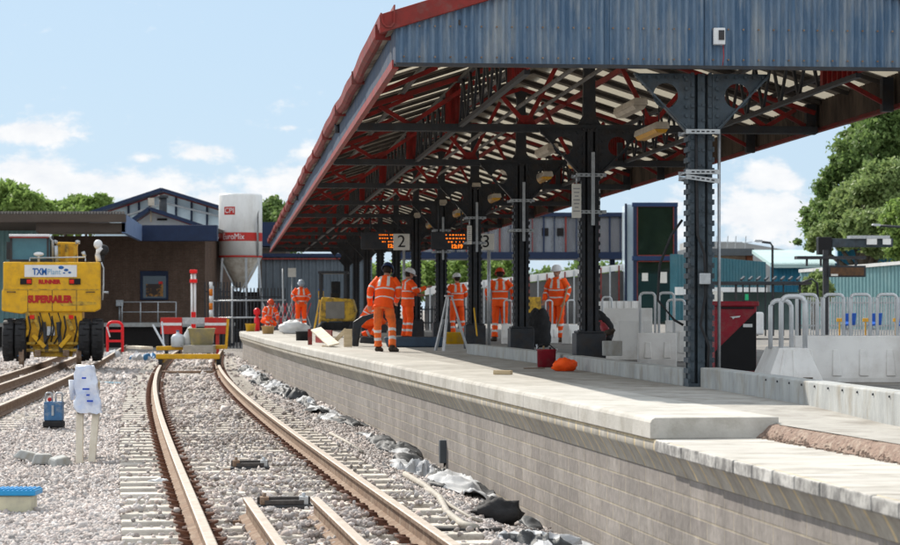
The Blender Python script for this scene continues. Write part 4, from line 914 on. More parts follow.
# tripods
def tripod(label, loc, h, spread, ml, head=None, rz=0):
    o = thing('survey_tripod', label, 'tripod', loc, rz)
    for k in range(3):
        a = R(90+120*k+15); mb = MB(); mb.bar((spread*math.cos(a), spread*math.sin(a), 0), (.05*math.cos(a), .05*math.sin(a), h), .032, .025); mb.bar((spread*math.cos(a), spread*math.sin(a), 0), (spread*.45*math.cos(a), spread*.45*math.sin(a), h*.58), .05, .035); mb.build('leg', ml, o)
    mb = MB(); mb.lathe((0,0,h-.01), [(.085,0),(.085,.03),(.03,.03)], 16); mb.build('head_plate', ml, o)
    if head:
        mb = MB(); mb.lathe((0,0,h+.02), [(.06,0),(.06,.04),(.05,.05)], 16); mb.box((-.07,0,.12+h), (.03,.08,.16)); mb.box((.07,0,.12+h), (.03,.08,.16)); mb.tube([(0,-.09,h+.15),(0,.09,h+.15)], .04, 12); mb.build('instrument', M_yelpl, o)
        mb = MB(); mb.box((0,0,h+.235), (.15,.1,.05)); mb.build('instrument_top', mat('bright_blue_plastic', (.02,.10,.55), None, 5, .4), o)
    return o
tripod('yellow survey tripod with a blue-topped instrument on the far platform', at(321, 72), 1.12, .32, M_yelpl, True)
tripod('silver tripod straddling the kerb left of the fourth column', at(449, 42, ZG), 1.0, .36, M_galv, False, .5)
o = tub('yellow_crate', 'yellow crate on the ground below the fourth column', 'crate', at(457, 50), .5, .36, .26, M_yelpl, 1.05, False)
plank('broom_handle', 'yellow broom handle leaning at the fourth column', 'broom', P(474,308,43.0), P(477,336,42.6), .025, .025, M_yelpl)
# buckets
tub('bucket', 'bright yellow bucket at the far end of the platform edge', 'bucket', at(250.5, 76.5, ZP), .34, .34, .26, M_yelpl, 1.25)
tub('bucket', 'pale tan bucket on the coping nearer than the bright yellow one', 'bucket', at(268, 69, ZP), .38, .38, .24, mat('tan_plastic', (.55,.36,.16), (.42,.28,.13), 5, .5), 1.2)
# white rubble sack and black tray
p = Vector(at(294, 70, ZP)); lump('white_sack', 'large white sack slumped on the far coping behind the black tray', 'sack', p, .85, .6, .42, M_white, 8)
tub('black_tray', 'black plastic box on the coping left of the timber boards', 'box', at(303.5, 55, ZP), .36, .3, .22, M_black, 1.02, False)
# boards and planks making a rough trestle
plank('red_board', 'red painted board lying on edge behind the white plank', 'board', P(316,336,49), P(332,337,48), .03, .28, M_redtrim)
plank('white_plank', 'white plank sloping down towards the platform edge', 'plank', P(316,329,47.5), P(334,345,45.5), .22, .035, M_woodw, up=(0,-.8,.6))
plank('pale_board', 'pale board sloping up to the right against the upright post', 'plank', P(333,343,46.3), P(346,330,46.0), .03, .09, M_wood)
plank('timber_post', 'short square timber post standing on the coping at the end of the boards', 'post', P(348,347.0,45.4), P(348,329,45.4), .16, .12, M_wood)
plank('timber_packer', 'small timber packer under the white plank', 'packer', P(322,346.5,46.2), P(329,347.5,46.2), .12, .05, M_wood)
plank('red_upright_board', 'narrow red board standing beside the black box', 'board', P(310,345,47.5), P(310,329,47.5), .09, .03, M_redtrim)
# blue tray of water and black digger arm beside the stooping worker
o = thing('blue_tray', 'long low blue trough on the platform right of the stooping worker', 'trough', at(415, 46, ZP)); mb = MB(); mb.prism([(-.55,0,0),(.55,0,0),(.62,0,.20),(-.62,0,.20)], (0,-.25,0), (0,.25,0)); mb.build('trough', mat('dull_blue_tray', (.05,.085,.13), (.04,.06,.09), 5, .5), o, bevel=.03)
mb = MB(); mb.bbox(-.54,.54,-.18,.18,.19,.206); mb.build('rim_liner', M_steel_dark, o)
# mini digger
dg = thing('mini_digger', 'yellow mini digger with black cab frame and dark arm standing on the far platform', 'digger', at(338, 62, ZP)); S = 62/F
mb = MB()
for s in (-1, 1): mb.tube([(s*.42,-.75,.2),(s*.42,.75,.2)], .2, 14, radii=[(.11,.19),(.11,.19)]); mb.ball((s*.42,-.75,.2), .19, 12, (.58,1,1)); mb.ball((s*.42,.75,.2), .19, 12, (.58,1,1))
mb.bbox(-.35,.35,-.5,.5,.18,.4); mb.build('tracks', M_black, dg)
mb = MB(); mb.prism([(-.48,-.55,.42),(.42,-.55,.42),(.5,-.55,.7),(.42,-.55,1.02),(-.42,-.55,1.08)], (0,0,0), (0,1.2,0)); mb.build('engine_cover', M_dirtyyellow, dg, bevel=.05)
mb = MB(); mb.bbox(-.30,.2,-.565,-.55,.5,.95); mb.build('rear_panel', mat('dull_grey_panel', (.22,.21,.19), None, 5, .6), dg)
mb = MB()
for x in (-.46,.22):
    for y in (-.35,.5): mb.bbox(x-.03,x+.03,y-.03,y+.03,1.0,1.72)
mb.bbox(-.52,.28,-.4,.56,1.70,1.77); mb.build('cab_frame', M_steel_dark, dg, bevel=.01)
mb = MB(); mb.bbox(-.2,.05,0,.3,1.05,1.2); mb.bbox(-.2,.05,.26,.34,1.15,1.5); mb.build('seat', M_black, dg, bevel=.03)
arm = thing('digger_arm', 'dark steel digger boom and dozer blade lying on the platform left of the stooping worker', 'digger arm', at(356, 47.2, ZP))
mb = MB(); mb.prism([P(352,346,47), P(358,347,47), P(361,326,47), P(366,321,47), P(374,317,47), P(374,313,47), P(362,316,47), P(353,322,47)], (0,0,0), (0,.28,0)); mb.build('boom', M_steel_dark, arm, world=True, bevel=.02)
mb = MB(); mb.prism([P(359,343,46.6), P(375,344,46.6), P(374,338,46.6), P(361,336,46.6)], (0,0,0), (0,.6,0)); mb.build('bucket', M_steel_dark, arm, world=True, bevel=.03)

# ------------------------------------------------------------------ signs
M_sign = mat('sign_white', (.70,.69,.64), (.6,.59,.55), 6, .5); M_ink = mat('sign_black', (.01,.01,.012), None, 5, .5)
def psign(n_, x, y, Y, lab, half=8.2):
    c = P(x, y, Y); w = half*Y/F; o = thing('platform_number_sign', lab, 'sign', (c.x, c.y, c.z-w)); mb = MB(); mb.box(c, (2*w, .06, 2*w)); mb.build('board', M_sign, o, world=True, bevel=.01)
    text_mesh('numeral', n_, 2*w*1.05, M_ink, c+Vector((0,-.034,-.0)), (1,0,0), (0,0,1), .004, o)
    mb = MB(); mb.tube([(c.x+.06, c.y+.05, ZP), (c.x+.06, c.y+.05, c.z)], .035, 10); mb.build('post', M_galv, o, world=True); return o
psign('2', 401.5, 242, 57.6, 'square white platform sign with a black number 2 on a grey post')
psign('3', 486, 242, 47.5, 'square white platform sign with a black number 3 half hidden by the column')
def notice(x, y, Y, w, h, lab):
    c = P(x, y, Y); o = thing('hanging_notice', lab, 'sign', (c.x, c.y, c.z)); mb = MB(); mb.box(c, (w, .05, h)); mb.build('board', M_sign, o, world=True, bevel=.008)
    mb = MB()
    for i in range(7): mb.box(c+Vector((0,-.027,h*.36-i*h*.11)), (w*.7*(1-.2*(i%3)), .003, h*.035))
    mb.build('printed_lines', mat('faded_print', (.35,.35,.36), None, 9, .7), o, world=True)
    mb = MB(); mb.tube([c+Vector((0,0,h/2)), c+Vector((0,0,h/2+.12))], .012, 6); mb.build('hanger', M_galv, o, world=True)
notice(576.5, 201, 29.7, .12, .44, 'narrow white notice on the left side of the second column'); notice(598, 199, 30.1, .055, .36, 'very narrow pale notice on the right side of the second column')
notice(469.5, 235, 44, .09, .36, 'narrow white notice on the left of the fourth column')
M_led = emis('amber_led_text', (1.0,.20,.01), .8)
def departures(x0, x1, y0, y1, Y, lab, seed):
    a = P(x0, y1, Y); b = P(x1, y0, Y); w = b.x-a.x; h = b.z-a.z; rd = random.Random(seed); o = thing('departure_board', lab, 'display', (a.x+w/2, Y, a.z)); mb = MB(); mb.bbox(a.x, b.x, Y, Y+.22, a.z, b.z); mb.build('case', M_steel_dark, o, world=True, bevel=.015)
    mb = MB()
    for r in range(3):
        x = a.x+w*(.32+.06*r) if r else a.x+w*.38; z = b.z-h*(.17+.2*r)
        while x < b.x-w*.12:
            q = rd.choice([.03,.045,.06]); mb.box((x+q/2, Y-.004, z), (q*.7, .004, h*.07)); x += q+(.05 if rd.random() < .25 else .012)
    mb.build('amber_lines', M_led, o, world=True)
    text_mesh('clock_digits', '12:19', h*.30, M_led, Vector((a.x+w*.68, Y-.004, a.z+h*.17)), (1,0,0), (0,0,1), .004, o, bold=.006)
    mb = MB()
    for q in (.2,.8): mb.tube([(a.x+w*q, Y+.1, b.z), (a.x+w*q, Y+.1, ZB)], .02, 8)
    mb.build('hanger', M_steel_dark, o, world=True)
departures(361, 408, 232, 249, 58.6, 'black departure board with amber text left of the 2 sign', 1)
departures(431, 469, 232, 249.5, 50, 'black departure board with amber text between the 2 and 3 signs', 2)
# ------------------------------------------------------------------ barriers behind the kerb
M_bar = mat('pale_grey_barrier_plastic', (.78,.77,.75), (.70,.69,.68), 3, .5, dirt=(.40,.35,.29), dscale=1.6, damt=.35)
M_hoop = mat('galvanised_hoop', (.68,.70,.72), (.6,.62,.64), 6, .45, .2)
def hoop(mb, x0, x1, z0, z1, y=0, r=.018, rad=.055):
    pts = [(x0, y, z0), (x0, y, z1-rad)]
    for k in range(1, 6): a = PI/2*k/5; pts.append((x0+rad*(1-math.cos(a)), y, z1-rad+rad*math.sin(a)))
    for k in range(0, 6): a = PI/2*k/5; pts.append((x1-rad+rad*math.sin(a), y, z1-rad+rad*math.cos(a)))
    pts.append((x1, y, z0)); mb.tube(pts, r, 8)
def barrier(label, loc, rz, L, hb, ht, nh, wb=.55, wt=.22, group='water-filled barriers with tubular hoops', hoops=True, hw=None):
    o = thing('plastic_barrier', label, 'barrier', loc, rz, group); mb = MB()
    prof = [(-wb/2,0),(wb/2,0),(wb/2,.10),(wt/2+.04,hb*.75),(wt/2,hb),(-wt/2,hb),(-wt/2-.04,hb*.75),(-wb/2,.10)]
    mb.prism([(-L/2, y, z) for y, z in prof], (0,0,0), (L,0,0)); st = L/max(2, int(L/.28))
    for i in range(int(L/st)):
        x = -L/2+st*(i+.5); mb.prism([(x-.05, -wb/2-.012, .12), (x+.05, -wb/2-.012, .12), (x+.035, -wt/2-.055, hb*.74), (x-.035, -wt/2-.055, hb*.74)], (0,0,0), (0,.02,0))
    mb.build('barrier_body', M_bar, o, bevel=.012)
    w = hw or L/max(nh,1)
    for i in range(nh):
        x = -L/2+L/nh*(i+.5); mb = MB(); hoop(mb, x-w/2+.025, x+w/2-.025, hb-.04, ht); mb.build('hoop', M_hoop, o)
    return o
ZY = ZP
def bar_at(x, Y): return ((x-450)*Y/F, Y, ZY)
# near end barrier seen end on, flaring to its foot
o = thing('plastic_barrier', 'pale barrier end nearest the red box, sloping sides and one tall hoop', 'barrier', bar_at(793.5, 23.6), .0, 'water-filled barriers with tubular hoops')
mb = MB(); 
for q in (0, 1):
    pass
vsb = [(-.30,-.15,-.0),(.30,-.15,0),(.30,1.1,0),(-.30,1.1,0),(-.145,0,.37),(.145,0,.37),(.145,1.0,.37),(-.145,1.0,.37)]
mb.add([Vector(v) for v in vsb], [(0,3,2,1),(4,5,6,7),(0,1,5,4),(1,2,6,5),(2,3,7,6),(3,0,4,7)]); 
for x in (-.16,.0): mb.prism([(x-.022,-.145,.02),(x+.022,-.145,.02),(x*.55+.014,-.012,.35),(x*.55-.014,-.012,.35)], (0,-.008,0), (0,.01,0))
mb.build('barrier_body', M_bar, o, bevel=.012); mb = MB(); hoop(mb, -.12, .125, .35, .90, .05, .026, .08); mb.build('hoop', M_hoop, o); mb = MB(); hoop(mb, -.16, .06, .35, .86, .55, .024, .08); mb.build('hoop', M_hoop, o)
mb = MB(); mb.lathe((.13,-.12,.06), [(.05,0),(.05,.012),(.0,.012)], 12); mb.build('drain_cap', mat('brown_stain_rubber', (.12,.09,.07), None, 9, .9), o)
Yb = 24.6
for i in range(2):
    xa = 795+i*107; xc = xa+52; barrier('long pale barrier with four hoops at right, %s' % ('partly behind the nearest barrier end' if i == 0 else 'running out of the frame'), (bar_at(xc, Yb)[0], Yb-.18*i, ZY-.06), -.02, 1.14, .545, .985, 4, .5, .24, hw=.265)
# folded hoops standing behind the first one
xr = 0
for i, (x, Y, L, hb, ht, nh, lab) in enumerate([(657, 30.5, .50, .45, .98, 2, 'pale barrier with two hoops just left of the nearest column'), (628, 34.5, .72, .78, .80, 0, 'plain pale barrier block without hoops left of the two-hoop barrier'), (676, 33.5, .3, .6, .9, 1, 'narrow pale barrier hidden behind the nearest column'), (607, 42, .22, .45, .98, 1, 'single hoop barrier right of the second column')]):
    barrier(lab, (bar_at(x, Y)[0], Y, ZY), -.05, L, hb, ht, nh, .5 if i == 0 else .3, .24, hw=None)
for i, (x, Y, lab) in enumerate([(508, 50, 'grey framed barrier panel right of the red-helmeted worker'), (549, 51, 'narrow grey barrier panel left of the worker with the shovel'), (571, 50, 'narrow grey barrier panel behind the second column')]):
    barrier(lab, (bar_at(x, Y)[0], Y, ZY), .5 if i else .1, .26, .42, .95, 1, .35, .2, hw=.22)
# black rubbish bag by the third column
p = at(538, 46); lump('black_sack', 'black rubble sack standing between the third column and the worker with the shovel', 'sack', p, .5, .4, .75, M_black, 21)
# dark red and black salt bin / generator
g = thing('generator_cabinet', 'dark red and black cabinet standing right of the nearest column', 'cabinet', bar_at(735.5, 27.5)); S = 27.5/F; w = 42*S; h = 72*S
mb = MB(); mb.box((0,.3,h*.47), (w,.6,h*.94)); mb.build('cabinet', M_redpl, g, bevel=.012)
mb = MB(); mb.prism([(-w/2+.004,0,.03),(w/2-.004,0,.03),(w/2-.004,0,h*.86),(-w/2+.004,0,h*.30)], (0,-.010,0), (0,-.002,0)); mb.build('black_panel', M_ink, g)
mb = MB(); mb.bbox(-w/2-.03,w/2+.03,-.03,.62,h*.93,h*1.0); mb.build('lid', M_redpl, g, bevel=.012)
mb = MB(); mb.bbox(-w/2+.03,w/2-.03,-.014,-.002,h*.895,h*.92); mb.build('vent_slot', M_ink, g)
mb = MB(); mb.prism([(-.07,-.012,h*.785),(.06,-.012,h*.80),(.045,-.012,h*.775),(-.01,-.012,h*.77),(-.03,-.012,h*.75),(-.045,-.012,h*.775)], (0,-.002,0), (0,.002,0)); mb.build('badge', M_white, g)
mb = MB(); mb.bbox(w*.18,w*.40,-.0145,-.0125,h*.64,h*.685); mb.build('white_label', M_white, g)
# small things seen between
# ------------------------------------------------------------------ things on the ballast
o = thing('wrapped_trestle', 'small trestle of two white timber legs wrapped in printed white plastic on the ballast', 'trestle', tuple(G(86, 463, -.2))); Y0 = G(86,463,-.2).y
for (xt, yt, xb, yb) in ((80, 400, 79.5, 464), (97, 402, 91.5, 463)):
    mb = MB(); mb.bar(P(xb, yb, Y0), P(xt, yt, Y0+.25), .075, .05, up=(0,1,.2)); mb.build('leg', M_woodw, o, world=True, bevel=.004)
    mb = MB(); mb.bar(P(xb+1, yb, Y0+.8), P(xt, yt-20, Y0+.3), .06, .04, up=(0,1,.2)); mb.build('back_leg', M_wood, o, world=True)
M_wrap = mat('printed_polythene', (.72,.74,.80), (.60,.64,.74), 5, .35, dirt=(.25,.38,.70), dscale=7, damt=.35, bump=.5, bscale=14)
mb = MB(); pts = []; 
for (x1, x2, y, yy) in [(77,93,366,.30),(75.5,96,378,.26),(75,98,390,.22),(74,100,402,.16),(77,101,413,.12)]: pts.append((P(x1,y,Y0+yy), P(x2,y,Y0+yy), P(x2,y,Y0+yy+.14), P(x1,y,Y0+yy+.14)))
fine = []
for ra, rb in zip(pts, pts[1:]):
    for q_ in range(4): fine.append(tuple(a_.lerp(b_, q_/4) for a_, b_ in zip(ra, rb)))
pts = fine+[pts[-1]]
vs = []; n = 22
for r in pts:
    for k in range(4):
        a, b_ = r[k], r[(k+1) % 4]
        for j in range(n): v = a.lerp(b_, j/n); vs.append(v+Vector([mnoise.noise(v*9+Vector((s*5,0,0)))*.035+mnoise.noise(v*24+Vector((s*5,9,0)))*.012 for s in range(3)]))
N4 = 4*n; mb.add(vs, [(i*N4+k, i*N4+(k+1) % N4, (i+1)*N4+(k+1) % N4, (i+1)*N4+k) for i in range(len(pts)-1) for k in range(N4)]+[tuple(range(N4))], True); mb.build('plastic_wrap', M_wrap, o, world=True)
M_bink = mat('blue_ink', (.02,.08,.55), None, 5, .5)
for (x, y, w_) in ((86,389,.07),(90,401,.06),(84,378,.04),(88,395,.03)): mb = MB(); mb.box(P(x,y,Y0+.12), (w_,.05,.018)); mb.build('blue_print', M_bink, o, world=True)
mb = MB(); mb.tube([P(73,380,Y0+.3), P(72,400,Y0+.3)], .03, 6, radii=[.05,.02]); mb.build('loose_flap', M_wrap, o, world=True)
# blue junction box on a stand
c = G(54, 429, -.2); o = thing('signal_box', 'small blue cable box with twin grey handles standing on the ballast', 'cable box', tuple(c)); S = c.y/F
mb = MB(); mb.box((0,0,.07), (.28,.22,.10)); mb.build('base', M_black, o, bevel=.03)
mb = MB(); mb.box((0,0,.25), (.25,.18,.26)); mb.build('case', mat('dusty_blue_paint', (.06,.17,.34), (.05,.12,.24), 7, .5, dirt=(.4,.4,.38), dscale=9, damt=.5), o, bevel=.012)
for s in (-1, 1): mb = MB(); hoop(mb, s*.07-.045, s*.07+.045, .36, .50, 0, .012, .03); mb.build('handle', M_galv, o)
mb = MB(); mb.ball((-.05,-.06,.41), .03, 10); mb.build('red_knob', M_redwire, o); mb = MB(); mb.box((.0,-.10,.26), (.03,.02,.14)); mb.build('latch', M_galv, o)
# cream crate with a blue ribbed lid
c = G(14, 513, -.2); o = thing('lidded_crate', 'cream plastic crate with a bright blue ribbed lid at the left edge', 'crate', tuple(c), -.03); S = c.y/F
mb = MB(); mb.box((0,.12,.07), (.28,.24,.14)); mb.build('crate_body', mat('cream_plastic', (.62,.58,.42), (.5,.47,.36), 4, .5, dirt=(.35,.33,.28), dscale=7), o, bevel=.012)
mb = MB(); mb.box((.01,.12,.165), (.34,.30,.045)); mb.build('lid', mat('bright_blue_lid', (.03,.30,.60), (.03,.25,.52), 5, .35), o, bevel=.008)
mb = MB()
for i in range(9): mb.box((-.14+i*.037,.12,.192), (.016,.29,.012))
mb.build('lid_ribs', MATS['bright_blue_lid'], o)
# lumps of broken concrete
for i, (x, y, w, h, lab) in enumerate([(30, 461, .34, .10, 'flat slab of broken concrete at the left of the rubble'), (43, 464, .24, .11, 'angular lump of broken concrete in the middle of the rubble'), (60, 465, .22, .09, 'small lump of broken concrete at the right of the rubble')]):
    c = G(x, y, -.2); mb = MB(); mb.box((0,0,h/2), (w,.22,h), taper=.7); o = mb.build('concrete_lump', M_kerb, None, bevel=.02); o.location = c; o.rotation_euler = (.12*(i-1), .18*(1-i), .5*i-.4); tag(o, lab, 'rubble', 'broken concrete on the ballast')
c = G(158, 485, -.17); o = cloth_heap('paper_scrap', 'small crumpled white wrapper on the sleepers left of the track', 'litter', tuple(c+Vector((0,0,.03))), .22, .14, .05, [M_white], 31, n=10, rough=.8, sharp=12)
# tarpaulins and membrane along the foot of the wall
def OG(x, y):
    z = -.25
    for _ in range(8): c = G(x, y, z); z = gh(c.x, c.y)
    return Vector((c.x, c.y, z))
heaps = [(413, 476, 1.0, .9, .14, .42, 5, 'large crumpled grey and black membrane on the ballast below the wall box'), (520, 546, 1.25, .8, .10, .40, 6, 'grey-white sheet heaped at the foot of the wall at the bottom of the frame')]
for i, (x, y, w, d, h, sp_, sd_, lab) in enumerate(heaps):
    c = OG(x, y); cloth_heap('membrane_heap', lab, 'membrane', (c.x, c.y, gh(c.x, c.y)), w, d, h, [M_tarp_w, M_tarp_b], sd_, rz=.15, split=sp_, rough=1.25, sharp=5.5, n=70)
c = OG(497, 524); lump('black_bag', 'shiny black plastic bag against the foot of the wall', 'bag', (c.x, c.y, gh(c.x, c.y)), .42, .34, .22, M_black, 17)
# long torn strip of membrane lying along the foot of the wall
def membrane_strip(label, y0, y1, seed, off0, wmax, hmax):
    st = .045; n = int((y1-y0)/st); k = 22; vs = []; fs = []; mb = MB()
    for i in range(n+1):
        y = y0+i*st; wv = wmax*max(.0, .45+1.0*mnoise.noise(Vector((y*.55, seed, 0)))+.35*mnoise.noise(Vector((y*2.1, seed, 3)))); c = EX(y)-off0+.18*mnoise.noise(Vector((y*.5, seed, 7)))
        for j in range(k+1):
            t = j/k*2-1; x = min(c+t*wv/2, EX(y)+.12); q = Vector((x*4.2+.9*mnoise.noise(Vector((x*3,y*2,seed))), y*2.2, seed)); e = max(0, 1-t*t)**.5*min(1, wv/.25)
            r1 = 1-abs(mnoise.noise(q))*2.1; r2 = 1-abs(mnoise.noise(q*2.7+Vector((5,1,0))))*2.2; amp = .35+.9*max(0, .5+mnoise.noise(Vector((y*.8, seed+9, 1))))
            vs.append((x+.03*mnoise.noise(q*2.3), y+.04*mnoise.noise(q*2.9), gh(x, y)+.035+hmax*e*amp*(.15+.8*max(-.1, r1)+.3*r2)))
    mb.v = vs
    for i in range(n):
        for j in range(k):
            a = i*(k+1)+j; p = Vector(vs[a]); mb.f.append((a, a+1, a+k+2, a+k+1)); mb.m.append(1 if mnoise.noise(Vector((p.x*1.6, p.y*.9, seed+2)))+.35*mnoise.noise(Vector((p.x*5, p.y*4, seed))) > -.16 else 0); mb.sm.append(True)
    o = mb.build('membrane_strip', [M_tarp_w, M_tarp_b], None, fix=False); tag(o, label, 'membrane'); sd_ = o.modifiers.new('thickness', 'SOLIDIFY'); sd_.thickness = .006; return o
membrane_strip('nearest run of crumpled black and pale sheeting along the foot of the platform wall', 14.6, 20.6, 3.1, .16, .6, .085)
membrane_strip('middle run of crumpled black and pale sheeting along the wall beyond the wall box', 22.5, 36.5, 8.4, .30, .75, .11)
membrane_strip('far run of torn dark sheeting along the wall towards the trolley', 37.0, 60.0, 5.2, .45, .9, .16)
# hoses
for k, (pp, r_, m_, lab) in enumerate([([(405,480),(425,492),(440,505),(447,520),(462,532),(476,536)], .03, M_hose, 'fat pale grey hose snaking across the sleeper ends'), ([(425,494),(437,500),(452,512),(470,523),(482,527)], .016, M_hose, 'thin pale hose lying beside the fat one'), ([(432,535),(452,537),(478,538),(500,536)], .02, M_black, 'black pipe lying below the pale hoses'), ([(330,437),(347,446),(362,456)], .02, M_hose, 'pale hose end beside the rail halfway along the wall')]):
    a = OG(*pp[0]); o = thing('drain_hose', lab, 'hose', tuple(a)); mb = MB(); mb.tube([OG(x, y)+Vector((0,0,r_+.03)) for x, y in pp], r_, 8); mb.build('hose', m_, o, world=True)
# steel cable box fixed on the wall
yy = 19.6; 
for yy_ in np.arange(15, 30, .05):
    if 450+F*(EX(yy_)+.13)/yy_ < 447.5: yy = yy_; break
c = Vector((EX(yy)+.13, yy, 0)); o = thing('wall_box', 'narrow dark grey steel box on the platform face above the membrane', 'junction box', (c.x, c.y, -.1)); zt_ = EYE+(HZ-440)*yy/F; zb_ = EYE+(HZ-463)*yy/F
mb = MB(); mb.box((c.x-.05, c.y, (zt_+zb_)/2), (.09, .10, zt_-zb_), rz=.14); mb.build('case', mat('grey_enamel', (.10,.115,.13), None, 5, .5), o, world=True, bevel=.006)
mb = MB(); mb.tube([(c.x-.03, c.y, zb_), (c.x-.05, c.y, zb_-.12), (c.x-.2, c.y-.1, gh(c.x-.2, c.y)+.03)], .015, 6); mb.build('cable', M_black, o, world=True)

# ------------------------------------------------------------------ road-rail excavator
YE = 60.0; ex = thing('rail_excavator', 'yellow road-rail excavator seen from behind on the siding track', 'excavator', ((55-450)*YE/F, YE, 0)); se = YE/F
def E(x, y, d=0.0): return P(x, y, YE)+Vector((0, d, 0))
mb = MB(); mb.prism([E(4,262), E(100,262), E(100,309), E(94,312), E(30,312), E(22,314), E(2.5,311), E(2.5,291), E(4,289)], (0,0,0), (0,1.1,0)); mb.build('counterweight', M_yellow, ex, world=True, bevel=.05)
mb = MB(); mb.bbox(*[E(6,0).x, E(99,0).x], YE-.012, YE-.002, E(0,290).z, E(0,289).z); mb.build('panel_seam', M_dirtyyellow, ex, world=True)
mb = MB(); mb.bbox(E(10,0).x, E(97,0).x, YE+1.1, YE+3.2, E(0,300).z, E(0,268).z); mb.build('upper_body', M_yellow, ex, world=True, bevel=.04)
mb = MB(); mb.bbox(E(25,0).x, E(76.5,0).x, YE-.02, YE-.003, E(0,277).z, E(0,265).z); mb.build('banner', M_white, ex, world=True)
text_mesh('company_name', 'TXM', 9*se, mat('company_blue', (.02,.12,.38), None, 5, .5), E(40,272)+Vector((0,-.026,0)), (1,0,0), (0,0,1), .006, ex, bold=.008, width=14*se)
text_mesh('company_suffix', 'Plant', 8*se, mat('pale_blue_ink', (.25,.45,.62), None, 5, .5), E(54,272)+Vector((0,-.026,0)), (1,0,0), (0,0,1), .006, ex, width=13*se)
mb = MB()
for (x, y, r_) in ((61,267.5,2.2),(66,270,1.8),(69.5,272.5,1.3),(64,273,.9)): mb.ball(E(x,y)+Vector((0,-.022,0)), r_*se, 10, (1.3,.12,.8))
mb.build('logo_dots', MATS['company_blue'], ex, world=True)
M_tred = mat('red_lettering', (.45,.02,.02), None, 5, .5)
text_mesh('machine_name', 'SUPERRAILER', 9.5*se, M_tred, E(50,299.5)+Vector((0,-.012,0)), (1,0,0), (0,0,1), .006, ex, bold=.016, width=44*se)
text_mesh('machine_class', 'RUNNER', 5.5*se, M_tred, E(49.5,282)+Vector((0,-.012,0)), (1,0,0), (0,0,1), .006, ex, bold=.010, width=22*se)
for x in (26.5, 74.5):
    mb = MB(); mb.box(E(x,281.5)+Vector((0,-.02,0)), (11.5*se,.05,6*se)); tl = mb.build('tail_light', M_ink, ex, world=True, bevel=.006)
    mb = MB(); mb.box(E(x+(3 if x < 50 else -3),281.5)+Vector((0,-.05,0)), (4.5*se,.02,4*se)); l2 = mb.build('lens', mat('red_lens', (.7,.02,.01), None, 5, .2), tl); 
    for v in l2.data.vertices: v.co -= ex.location
# louvres, seams, bolts and grab handles on the rear
for k_, x in enumerate((16, 84)):
    mb = MB()
    for q in range(6): mb.box(E(x,302+q*1.1)+Vector((0,-.01,0)), (10*se, .02, .012))
    pass
for x in (28, 52, 76): mb = MB(); mb.bbox(E(x,0).x, E(x,0).x+.012, YE-.008, YE, E(0,311).z, E(0,290).z); mb.build('panel_seam', M_steel_dark, ex, world=True)
for x in (12, 90): mb = MB(); mb.tube([E(x-4,292,-.0), E(x-4,292,-.06), E(x+4,292,-.06), E(x+4,292,0)], .014, 6); mb.build('grab_handle', M_steel_dark, ex, world=True)
mb = MB(); mb.prism([E(60,303.5), E(78,301), E(96,302.5), E(97,304.5), E(80,305.5), E(62,306)], (0,-.006,0), (0,-.002,0)); mb.build('oil_smear', M_dirtyyellow, ex, world=True)
for x0, x1, y0, y1 in ((30,23,330,338),(75,81,330,338),(33,45,335,347),(70,60,335,347)): mb = MB(); mb.bar(E(x0,y0,-.02), E(x1,y1,-.02), .13, .11); mb.build('link_arm', M_yellow, ex, world=True, bevel=.01)
mb = MB(); mb.tube([E(20,340,.2), E(82,340,.2)], .11, 12); mb.build('axle', M_steel_dark, ex, world=True)
for k_ in range(3): a_ = 40+k_*9; mb = MB(); mb.tube([E(a_,313,-.0), E(a_+3,322,-.16), E(a_+2,334,-.12), E(a_-4,344,-.05)], .02, 6); mb.build('hydraulic_hose', M_black, ex, world=True)
for x in (38, 66): mb = MB(); mb.box(E(x,353,-.08), (.16,.12,.16)); mb.build('buffer_block', M_rust, ex, world=True, bevel=.01)
# cab
M_cabglass = mat('cab_glass_teal', (.05,.17,.22), (.03,.12,.16), 2, .08, spec=.8)
mb = MB(); mb.bbox(E(10,0).x, E(49,0).x, YE+.75, YE+2.3, E(0,262).z, E(0,236).z); mb.build('cab_glazing', M_cabglass, ex, world=True)
mb = MB()
for x in (9.5, 46, 50.5): mb.bbox(E(x,0).x, E(x+2,0).x, YE+.68, YE+.8, E(0,262).z, E(0,235).z)
mb.bbox(E(9,0).x, E(52,0).x, YE+.66, YE+.78, E(0,261.5).z, E(0,259).z); mb.bbox(E(5.5,0).x, E(10,0).x, YE+.9, YE+1.0, E(0,259).z, E(0,241).z); mb.build('cab_frame', M_steel_dark, ex, world=True)
mb = MB(); mb.bbox(E(8.5,0).x, E(49,0).x, YE+.6, YE+2.4, E(0,236.5).z, E(0,233.5).z); mb.build('cab_roof', M_white, ex, world=True, bevel=.02)
mb = MB(); mb.bbox(E(9,0).x, E(48,0).x, YE+.58, YE+.66, E(0,237.5).z, E(0,236).z); mb.build('roof_stripe', M_redtrim, ex, world=True)
mb = MB(); mb.tube([E(52,262,.7), E(51.5,240,.7), E(48,235,.7)], .035, 8); mb.tube([E(56,262,.7), E(55,245,.7)], .05, 8); mb.build('grab_rail', M_galv, ex, world=True)
mb = MB(); mb.ball(E(38.5,254,.3), .085, 12, (1.6,1,.7)); mb.tube([E(38.5,262,.3), E(38.5,254,.3)], .03, 8); mb.build('beacon', M_white, ex, world=True)
